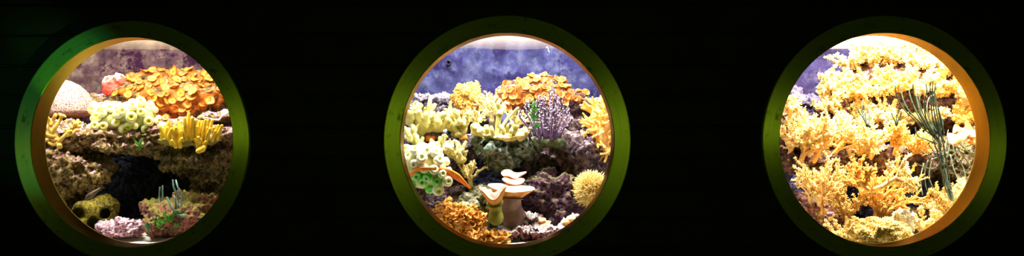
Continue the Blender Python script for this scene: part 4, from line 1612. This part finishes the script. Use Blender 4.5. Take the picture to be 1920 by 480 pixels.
toadstool(t, (962, 326), (0, -.35, 1), wav(19, (2, .15, 0), (3, .2, .4), (5, .06, 0)), (964, 346), 8, lambda a: 3 * math.cos(3 * a), 3, depth=.3, Y=3.33, ridges=40)
t = thing('toadstool_coral', P(926, 404, 3.2), 'folded pink toadstool coral gaping towards the glass above the orange mat', 'coral')
toadstool(t, (926, 366), (-.12, -.55, 1), lambda a: 21 + 4 * math.cos(2 * a) + 3 * math.cos(3 * (a + PI / 2)), (930, 408), 13, lambda a: 9 + 9 * math.cos(2 * a) - 3 * math.sin(a), 4, depth=2.2, Y=3.17, ridges=48, stalk_mat=GREENC, drop=26, thick=2.4)

# --- crinkled orange mats
MAT = mouth_mat('crinkled orange mat', lin(206, 140, 52), lin(230, 168, 74), lin(140, 78, 16))
MATB = soft_mat('orange mat flesh', lin(140, 80, 20), lin(186, 118, 40), 50, 44)
disc_colony('mat_coral', 'crinkled orange mat coral spread over a low rock left of the folded toadstool', 'coral', [(816, 392), (834, 378), (870, 382), (905, 388), (914, 405), (905, 430), (876, 442), (850, 434), (828, 415)], 6.6, 91, MAT, MATB, ('mat_rock',), size=(1.2, 1.7), tilt=.2, toward=(0, -.3, .8), cup=.6, fringe=False, part='lobe', wav=.3, thick=.10, mouth=False, limit=100)
disc_colony('mat_coral', 'small crinkled orange mat coral on the sand at the bottom of the middle window', 'coral', [(880, 446), (892, 436), (920, 436), (948, 440), (955, 452), (920, 458), (888, 456)], 6.6, 92, MAT, MATB, ('mat_rock.001',), size=(1.2, 1.6), tilt=.2, toward=(0, -.3, .8), cup=.6, fringe=False, part='lobe', wav=.3, thick=.10, mouth=False, limit=60)

# --- little orange mushrooms on the rubble
PEACH = soft_mat('peach mushroom cap', lin(222, 150, 90), lin(244, 196, 140), 60, 45)
mush = [(1013, 410, 9, 'first of the little peach mushroom corals from the left on the red rubble'), (1022, 418, 11, 'broad peach mushroom coral in the middle of the red rubble'), (1046, 416, 7, 'small peach mushroom coral between the broad one and the ring'), (1060, 414, 8, 'peach mushroom coral near the boulder foot at the right'), (1072, 408, 7, 'last little peach mushroom coral beside the ring'), (952, 418, 13, 'flat peach mushroom coral below the wide toadstool'), (872, 380, 6, 'tiny pale mushroom coral above the crinkled orange mat')]
for i, (x, y, r, lab) in enumerate(mush):
    h = hit(x, y + 5)
    Yq = (h[0][1] if h is not None else 3.24) - .006
    t = thing('mushroom_coral', P(x, y + 8, Yq), lab, 'coral', 'little mushroom corals')
    toadstool(t, (x, y), (random.Random(i).uniform(-.3, .3), -.45, 1), wav(r, (2, .1, i), (3, .08, 2 * i)), (x + 1, y + r * .9), r * .4, lambda a: 1.2 * math.cos(2 * a + i), 5 + i, depth=.15, Y=Yq, ridges=20, thick=1.2, top_mat=PEACH, stalk_mat=UND)

# --- pink leaf shell, algae, pipe
LEAF = soft_mat('pink leaf coral', lin(206, 170, 160), lin(236, 214, 206), 60, 46)
t = thing('leaf_coral', P(834, 276, 3.34), 'curled pinkish leaf coral in the midst of the cream finger corals', 'coral')
toadstool(t, (834, 271), (-.1, -.5, .9), wav(14, (2, .25, 0), (3, .1, 1)), (836, 284), 5, lambda a: 4 * math.cos(a - 2) + 2 * math.cos(2 * a), 9, depth=.5, Y=3.30, ridges=24, top_mat=LEAF, und_mat=CREAM, stalk_mat=CREAM)
algae('green algae at the foot of the purple whip coral', [(1028, 268, 8), (1036, 272, 7), (1020, 270, 6)], 3.3, ALG, 8, 93)
algae('green algae strands among the left purple whips', [(1000, 200, 4), (1000, 212, 5), (1002, 224, 5), (1006, 238, 5)], 3.30, ALG, 10, 94, 14, False)
m, nt, bs, _ = new_mat('black pipe')
bs.inputs['Base Color'].default_value = (.01, .012, .03, 1)
bs.inputs['Roughness'].default_value = .4
c = P(841, 117, YB - .03)
mb = MB()
n = 24
a = np.linspace(0, 2 * PI, n, endpoint=False)
prof = [(3.2, .03), (3.2, 0), (4.4, 0), (4.4, .045)]
v = np.concatenate([np.stack([c[0] + S(r, YB) * np.cos(a), np.full(n, c[1] + z), c[2] + S(r, YB) * np.sin(a)], 1) for r, z in prof])
mb.add(v, [(i * n + j, (i + 1) * n + j, (i + 1) * n + (j + 1) % n, i * n + (j + 1) % n) for i in range(3) for j in range(n)] + [tuple(range(n))])
tag(mb.build('pipe_outlet', m, loc=c), 'small dark round pipe outlet high on the violet back panel', 'pipe')
mb = MB()
tube(mb, smooth_path([P(*q, 3.5) for q in ((1024, 90), (1026, 88), (1028, 91), (1028, 94), (1030, 97))], 4), [S(.6, 3.5), S(.8, 3.5), S(.5, 3.5)], 6)
tag(mb.build('drifting_strand', WHITE, loc=P(1027, 92, 3.5)), 'tiny pale curled strand drifting below the water surface', 'strand')
# ================================================================== RIGHT TANK: rockwork
T_SHADE = rock_mat('coral-shade brown rock', lin(52, 34, 30), lin(96, 64, 40), lin(130, 94, 52), lin(150, 112, 110), .3, lin(110, 62, 96), .4, 16, 21)  # amber-brown shade of the coral gaps is put into this rock colour
T_BROWN = rock_mat('brown weedy rock', lin(52, 44, 30), lin(98, 80, 50), lin(132, 112, 72), None, .5, lin(86, 84, 42), .4, 18, 22)
T_ROSE = rock_mat('rose brown rock', lin(110, 66, 60), lin(172, 116, 92), lin(198, 150, 120), lin(226, 190, 206), .58, lin(150, 70, 100), .4, 24, 23)
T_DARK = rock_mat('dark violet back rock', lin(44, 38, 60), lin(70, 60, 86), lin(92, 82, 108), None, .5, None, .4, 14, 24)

rock('rock_bank', [(1640, 190, 3.66, 92, 60, .11), (1730, 180, 3.66, 84, 62, .11), (1585, 215, 3.64, 46, 36, .10), (1800, 200, 3.64, 54, 60, .11), (1680, 130, 3.72, 90, 40, .09)], T_SHADE,
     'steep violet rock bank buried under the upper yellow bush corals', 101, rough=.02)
rock('rock_ledge', [(1500, 306, 3.42, 46, 22, .12), (1560, 300, 3.46, 46, 20, .12), (1630, 300, 3.48, 60, 28, .12), (1700, 300, 3.50, 50, 28, .12), (1480, 260, 3.46, 30, 50, .12), (1540, 262, 3.50, 50, 26, .10)], T_SHADE,
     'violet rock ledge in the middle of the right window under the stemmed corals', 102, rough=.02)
rock('reef_rock', [(1800, 300, 3.52, 46, 46, .12), (1830, 330, 3.50, 40, 50, .12), (1790, 340, 3.56, 36, 34, .10), (1830, 260, 3.52, 40, 24, .11)], T_BROWN,
     'brown weedy rock at the right below the folded orange leaves', 103, rough=.02)
rock('reef_rock', [(1512, 398, 3.34, 36, 22, .09), (1545, 412, 3.34, 40, 24, .09), (1580, 436, 3.32, 50, 26, .09), (1500, 380, 3.38, 26, 18, .08)], T_ROSE,
     'rose-brown rock at the lower left of the right window', 104, rough=.018, pits=.01)
rock('reef_rock', [(1650, 446, 3.26, 62, 18, .08), (1720, 436, 3.28, 50, 22, .08), (1770, 412, 3.32, 44, 26, .09), (1690, 420, 3.40, 80, 20, .08), (1800, 390, 3.38, 40, 26, .09)], T_BROWN,
     'low brown rock along the bottom of the right window', 105, rough=.016)
rock('cave_rock', [(1600, 350, 3.78, 110, 60, .06), (1730, 360, 3.78, 90, 60, .06)], T_DARK, 'dark violet rock wall behind the drooping coral', 106, rough=.03)
rock('violet_rock', [(1500, 205, 3.76, 44, 26, .07), (1480, 190, 3.76, 30, 24, .05)], T_DARK, 'violet back rock left of the yellow bushes in the right tank', 107, rough=.02)
# ================================================================== RIGHT TANK: corals
TAN = soft_mat('tan coral stem', lin(220, 170, 92), lin(240, 200, 134), 30, 51, .55, .1)
YP = soft_mat('yellow coral polyps', lin(244, 206, 116), lin(252, 234, 170), 60, 52, .6, .3, 0)
ORN = soft_mat('amber coral stem', lin(206, 148, 68), lin(232, 186, 110), 30, 53, .55, .1)
ORP = soft_mat('amber coral polyps', lin(232, 172, 66), lin(248, 208, 108), 60, 54, .6, .3, 0)
BRN = soft_mat('brownish coral stem', lin(150, 112, 56), lin(184, 146, 84), 30, 55, .6, .1)
BRP = soft_mat('brownish coral polyps', lin(186, 142, 62), lin(216, 174, 92), 60, 56, .6, .25, 0)
MIX = {'y': (TAN, YP), 'o': (ORN, ORP), 'b': (BRN, BRP)}


def row(spec, group):
    """spec: (root px, root py, distance, height px, lean, palette, label)"""
    for i, (x, y, Y, h, lean, pal, lab) in enumerate(spec):
        hh = hit(x, y, None)
        Yr = Y
        if hh is not None and abs(hh[0][1] - Y) < .16:
            Yr = hh[0][1] + .006
        soft_tree(lab, (x, y), Yr, h, lean, int(x * 7 + y), MIX[pal], group, nb=17, nt=10, stem=.2, tuft=5.0, dense=5, spread=1.2, fat=.75, name='tree_coral')


U = (-.1, -.75, .65)
row([(1566, 172, 3.56, 48, (-.3, -.6, .6), 'y', 'bushy yellow coral reaching left against the violet back panel, on the upper bank'),
     (1596, 136, 3.58, 54, (-.2, -.5, .7), 'y', 'bushy yellow coral at the top left of the upper bank, under the water surface'),
     (1632, 128, 3.60, 62, (-.1, -.5, .8), 'y', 'bushy yellow coral second from the left along the top of the bank'),
     (1678, 122, 3.60, 62, (0, -.5, .8), 'y', 'bushy yellow coral in the middle along the top of the bank'),
     (1722, 130, 3.60, 60, (.1, -.5, .8), 'y', 'bushy yellow coral right of the middle along the top of the bank'),
     (1762, 146, 3.58, 56, (.3, -.5, .7), 'y', 'bushy yellow coral at the top right of the bank beside the golden reveal')], 'bushy corals along the top of the bank')
row([(1560, 206, 3.52, 56, (-.4, -.7, .5), 'y', 'bushy yellow coral at the left end of the second row, above the ledge'),
     (1602, 186, 3.52, 54, (-.1, -.8, .5), 'o', 'amber bushy coral second from left in the second row of the bank'),
     (1640, 180, 3.52, 54, U, 'y', 'bushy yellow coral above the small left sea whip'),
     (1682, 170, 3.52, 52, U, 'o', 'amber bushy coral above the top of the tall dark sea whip'),
     (1724, 176, 3.52, 54, U, 'y', 'bushy yellow coral behind the upper tips of the tall dark sea whip'),
     (1764, 180, 3.52, 50, (.1, -.8, .5), 'o', 'amber bushy coral right of the tall dark sea whip, high on the bank'),
     (1800, 196, 3.50, 52, (.2, -.8, .5), 'y', 'bushy yellow coral high beside the right reveal'),
     (1798, 226, 3.50, 40, (.1, -.9, .3), 'o', 'amber bushy coral just above the folded orange leaves'),
     (1812, 172, 3.52, 40, (.3, -.7, .5), 'o', 'small amber coral tucked under the golden reveal at the upper right')], 'bushy corals in the second row of the bank')
row([(1600, 236, 3.46, 54, U, 'y', 'bushy yellow coral in the third row, left of the small sea whip foot'),
     (1644, 232, 3.46, 54, U, 'y', 'bushy yellow coral in the third row, right under the small sea whip'),
     (1690, 236, 3.46, 50, U, 'y', 'bushy yellow coral in the third row, left of the tall sea whip'),
     (1752, 230, 3.48, 44, U, 'y', 'bushy yellow coral in the third row, behind the tall sea whip stems')], 'bushy corals in the third row of the bank')
# stemmed corals on the ledge
def stemmed(lab, x, y, Y, h, lean, pal, seed, **kw):
    a = dict(nb=13, nt=8, stem=.5, tuft=4.4, dense=5, spread=.95, fat=.8)
    a.update(kw)
    hh = hit(x, y)
    if hh is not None and abs(hh[0][1] - Y) < .2:
        Y = hh[0][1] + .008
    return soft_tree(lab, (x, y), Y, h, lean, seed, MIX[pal], 'stemmed corals', name='stemmed_coral', **a)


stemmed('stemmed yellow coral at the left edge of the right window, upper of the two', 1474, 236, 3.36, 66, (.1, -.4, .9), 'y', 501)
stemmed('stemmed yellow coral at the left edge of the right window, lower of the two', 1478, 300, 3.34, 84, (.25, -.2, .9), 'y', 502)
stemmed('stemmed yellow coral with a bare pale trunk, second along the ledge from the left', 1500, 306, 3.32, 92, (.3, -.2, .9), 'y', 503)
stemmed('stemmed yellow coral leaning right, third along the ledge from the left', 1524, 304, 3.30, 96, (.55, -.2, .8), 'y', 504)
stemmed('stemmed yellow coral in the centre of the ledge behind the upright bush', 1560, 296, 3.34, 86, (.35, -.3, .8), 'y', 505)
stemmed('stemmed yellow coral on the ledge right of the centre with a curved trunk', 1597, 332, 3.32, 96, (.15, -.25, .9), 'y', 506)
stemmed('stemmed yellow coral behind the top of the drooping coral', 1632, 300, 3.34, 80, (.1, -.35, .9), 'y', 507)
stemmed('stemmed amber coral left of the tall dark sea whip', 1676, 292, 3.32, 72, (.25, -.35, .85), 'o', 508)
stemmed('stemmed amber coral with a hooked trunk against the tall dark sea whip', 1700, 314, 3.28, 72, (.3, -.3, .9), 'o', 509)
stemmed('upright yellow coral bush with many columns, lower left of the right window', 1538, 402, 3.20, 116, (-.02, -.15, 1), 'y', 510, nb=14, spread=.7, stem=.36)
stemmed('slim yellow coral spire right of the upright bush', 1553, 386, 3.22, 78, (.38, -.1, .9), 'y', 511, nb=7, spread=.45, stem=.3)
stemmed('slim yellow coral spire left of the upright bush', 1520, 386, 3.22, 62, (-.35, -.1, .9), 'y', 512, nb=7, spread=.5, stem=.3)
stemmed('large drooping amber coral with branches spreading sideways, centre of the right window', 1640, 426, 3.24, 152, (.05, -.2, 1), 'o', 513, nb=17, nt=9, spread=1.25, stem=.45, droop=.1)
stemmed('yellow coral arm reaching right in front of the dark gap', 1650, 352, 3.18, 84, (.75, -.2, .35), 'y', 514, nb=10, spread=1.0, stem=.4, droop=.15)
stemmed('yellow coral arm sprawling left from the drooping coral', 1628, 356, 3.17, 66, (-.8, -.25, .4), 'o', 515, nb=10, spread=1.0, stem=.35, droop=.1)
stemmed('brownish coral bush below the upright bush, hung over the rose rock', 1592, 424, 3.18, 86, (-.1, -.3, .9), 'b', 516, nb=13, spread=1.2, stem=.3)
stemmed('brownish coral twig leaning right above the spongy cushion', 1640, 416, 3.19, 62, (.5, -.3, .6), 'b', 517, nb=10, spread=1.1, stem=.3, droop=.2)
stemmed('small yellow coral tuft near the ring at the lower left', 1544, 430, 3.16, 44, (.2, -.3, .9), 'y', 518, nb=8, spread=1.1, stem=.3)
stemmed('small yellow coral tuft left of the spongy cushion on the ring edge', 1578, 450, 3.14, 42, (.0, -.3, .9), 'y', 519, nb=9, spread=1.2, stem=.2)
stemmed('feathery tan coral leaning out above the lower right reveal', 1774, 404, 3.20, 56, (-.2, -.3, .9), 'b', 520, nb=11, spread=1.0, stem=.25)
stemmed('yellow coral tuft at the foot of the tall dark sea whip', 1792, 388, 3.22, 40, (.2, -.3, .9), 'y', 521, nb=8, spread=1.1, stem=.2)
stemmed('bright yellow coral tuft hugging the golden reveal, lower right', 1806, 374, 3.20, 38, (.3, -.3, .9), 'y', 522, nb=8, spread=1.1, stem=.2)
stemmed('low yellow coral right of the white tuft', 1726, 436, 3.18, 46, (.1, -.4, .9), 'y', 523, nb=10, spread=1.3, stem=.2)
stemmed('low yellow coral spreading along the lower right reveal', 1752, 420, 3.18, 46, (.2, -.4, .8), 'y', 524, nb=10, spread=1.3, stem=.2)

# spongy cushion and white tuft
CUSH = soft_mat('spongy yellow cushion', lin(176, 140, 30), lin(226, 196, 84), 80, 57, .65, .15)
cushion('spongy yellow cushion coral at the bottom of the right window', [(1640, 434, 3.17, 48, 24, .06), (1615, 440, 3.16, 34, 20, .05), (1672, 442, 3.17, 30, 18, .05)], (CUSH, YP), 61, 2600, S(4.4, 3.17))
PALE = soft_mat('cream white coral', lin(236, 220, 180), lin(252, 246, 226), 60, 58, .6, .2)
cushion('small cream-white tuft of coral at the right end of the spongy cushion', [(1692, 408, 3.20, 13, 11, .03), (1702, 416, 3.20, 10, 9, .025), (1684, 418, 3.20, 9, 8, .025)], (PALE, PALE), 62, 420, S(5, 3.2))

# sea whips
SW = soft_mat('dark sea whip', lin(36, 50, 36), lin(80, 94, 70), 60, 59, .55)
SWB = soft_mat('grey green sea whip base', lin(60, 78, 68), lin(104, 120, 108), 50, 60, .6)
def sea_whip(label, strands, Y, r=2.0, base=None):
    x0, y0 = strands[0][0]
    t = thing('sea_whip', P(x0, y0, Y), label, 'coral')
    rnd = random.Random(len(strands))
    if base:
        mb = MB()
        tube(mb, smooth_path([P(x, y, Y) for x, y in base], 4), [S(q, Y) for q in (3.6, 3, 2.6, 2)], 12)
        v, f = remesh(mb, .003)
        v = v + normals(v, f) * (.004 * fbm(v, 60, 3, 5))[:, None]
        mb = MB(); mb.add(v, f)
        tag(mb.build('trunk', SWB, t), 'grey-green trunk')
    for i, s in enumerate(strands):
        dy = rnd.uniform(-.05, .05)
        k = len(s)
        q = [P(x, y, Y + dy * j / (k - 1)) for j, (x, y) in enumerate(s)]
        mb = MB()
        tube(mb, smooth_path(q, 5), [S(r * 1.15, Y), S(r, Y), S(r * .9, Y), S(r * .75, Y)], 8)
        mb.build('strand', SW, t)


Y = 3.16
sea_whip('tall dark grey-green sea whip with many thin upright strands in the right window',
         [[(1758, 262), (1730, 240), (1712, 222), (1694, 204), (1682, 182), (1678, 160)], [(1756, 258), (1728, 232), (1706, 210), (1694, 188), (1688, 162)],
          [(1754, 262), (1726, 224), (1714, 200), (1706, 178), (1704, 158)], [(1750, 254), (1724, 214), (1718, 192), (1712, 172), (1712, 158)],
          [(1744, 244), (1728, 216), (1722, 196), (1718, 176), (1722, 160)], [(1752, 250), (1734, 220), (1728, 206), (1724, 190), (1726, 174)],
          [(1760, 262), (1740, 232), (1734, 210), (1734, 188), (1738, 170), (1736, 158)], [(1758, 250), (1744, 226), (1738, 204), (1742, 184), (1752, 178)],
          [(1762, 252), (1750, 226), (1746, 200), (1744, 176), (1744, 154)], [(1764, 250), (1754, 222), (1750, 196), (1748, 172), (1749, 152)],
          [(1764, 246), (1758, 220), (1754, 196), (1752, 176), (1754, 156)], [(1768, 246), (1762, 222), (1758, 200), (1754, 182), (1752, 166)],
          [(1770, 250), (1766, 232), (1762, 214), (1758, 198)], [(1756, 270), (1738, 262), (1722, 256), (1716, 240)],
          [(1762, 290), (1748, 286), (1738, 290), (1728, 282)], [(1768, 300), (1752, 316), (1734, 314), (1716, 306)],
          [(1766, 272), (1752, 256), (1748, 240), (1742, 222)], [(1772, 268), (1764, 250), (1768, 234), (1766, 222)],
          [(1774, 300), (1780, 276), (1776, 258), (1778, 244)], [(1770, 290), (1756, 280), (1752, 266), (1756, 254)], [(1766, 310), (1758, 296), (1746, 300), (1740, 294)],
          [(1788, 378), (1780, 340), (1774, 300), (1768, 268), (1760, 244), (1752, 226)], [(1782, 374), (1770, 344), (1764, 310), (1756, 280), (1748, 258)], [(1784, 376), (1776, 350), (1776, 318), (1772, 286), (1776, 262)], [(1780, 370), (1774, 336), (1760, 310), (1754, 290), (1742, 272)]],
         Y, 1.3, base=[(1786, 376), (1776, 342), (1768, 306), (1762, 270), (1758, 246)])
sea_whip('small dark sea whip with five strands among the upper yellow bushes', [[(1626, 238), (1620, 224), (1612, 212), (1606, 200)], [(1625, 236), (1619, 218), (1616, 204), (1618, 188)], [(1628, 238), (1630, 222), (1629, 208), (1629, 198)], [(1630, 238), (1636, 224), (1640, 214), (1646, 206)], [(1627, 236), (1623, 222), (1622, 208), (1623, 196)]], 3.18, 1.4)
sea_whip('tiny dark sea whip shaped like a fork, left of the tall one', [[(1680, 236), (1678, 226), (1674, 220), (1672, 212)], [(1680, 236), (1681, 226), (1680, 216)], [(1681, 236), (1684, 226), (1688, 218), (1690, 208)]], 3.18, 1.3)
sea_whip('drooping dark sea whip strands over the brown rock behind the trunk', [[(1788, 262), (1800, 284), (1816, 306), (1826, 330)], [(1786, 268), (1792, 292), (1806, 314), (1812, 340)], [(1790, 260), (1806, 276), (1822, 290), (1832, 300)], [(1782, 290), (1788, 316), (1796, 336), (1798, 352)],
          [(1740, 300), (1734, 322), (1736, 350), (1744, 372)], [(1748, 296), (1742, 330), (1752, 356), (1770, 372)], [(1732, 306), (1726, 336), (1730, 366)]], 3.34, 1.2)

# folded orange leaves
FOLD = soft_mat('folded orange leaf', lin(190, 118, 50), lin(226, 172, 104), 40, 61, .55, .12)
FOLU = soft_mat('orange leaf underside', lin(170, 90, 24), lin(206, 126, 48), 40, 62, .6, .1)
for i, (x, y, r, tv, lab) in enumerate([(1790, 258, 13, (-.4, -.8, .5), 'folded orange leaf coral lowest on the left above the brown rock'), (1806, 250, 13, (-.1, -.8, .6), 'folded orange leaf coral in the middle of the leaf cluster'), (1822, 246, 14, (.1, -.8, .6), 'folded orange leaf coral touching the right reveal'), (1798, 242, 10, (-.2, -.6, .8), 'small folded orange leaf coral at the back of the cluster'), (1824, 262, 8, (.2, -.9, .4), 'smallest folded orange leaf coral under the one at the reveal')]):
    Yq = 3.30 + .01 * i
    t = thing('leaf_coral', P(x, y + 8, Yq), lab, 'coral', 'folded orange leaf corals')
    toadstool(t, (x, y), tv, wav(r, (2, .2, i), (3, .15, i * 2)), (x + 2, y + r * .8), r * .35, lambda a, i=i: 4 * math.cos(2 * a + i) + 2 * math.cos(3 * a), 20 + i, depth=.6, Y=Yq, ridges=16, thick=1.2, top_mat=FOLD, und_mat=FOLU, stalk_mat=FOLU)
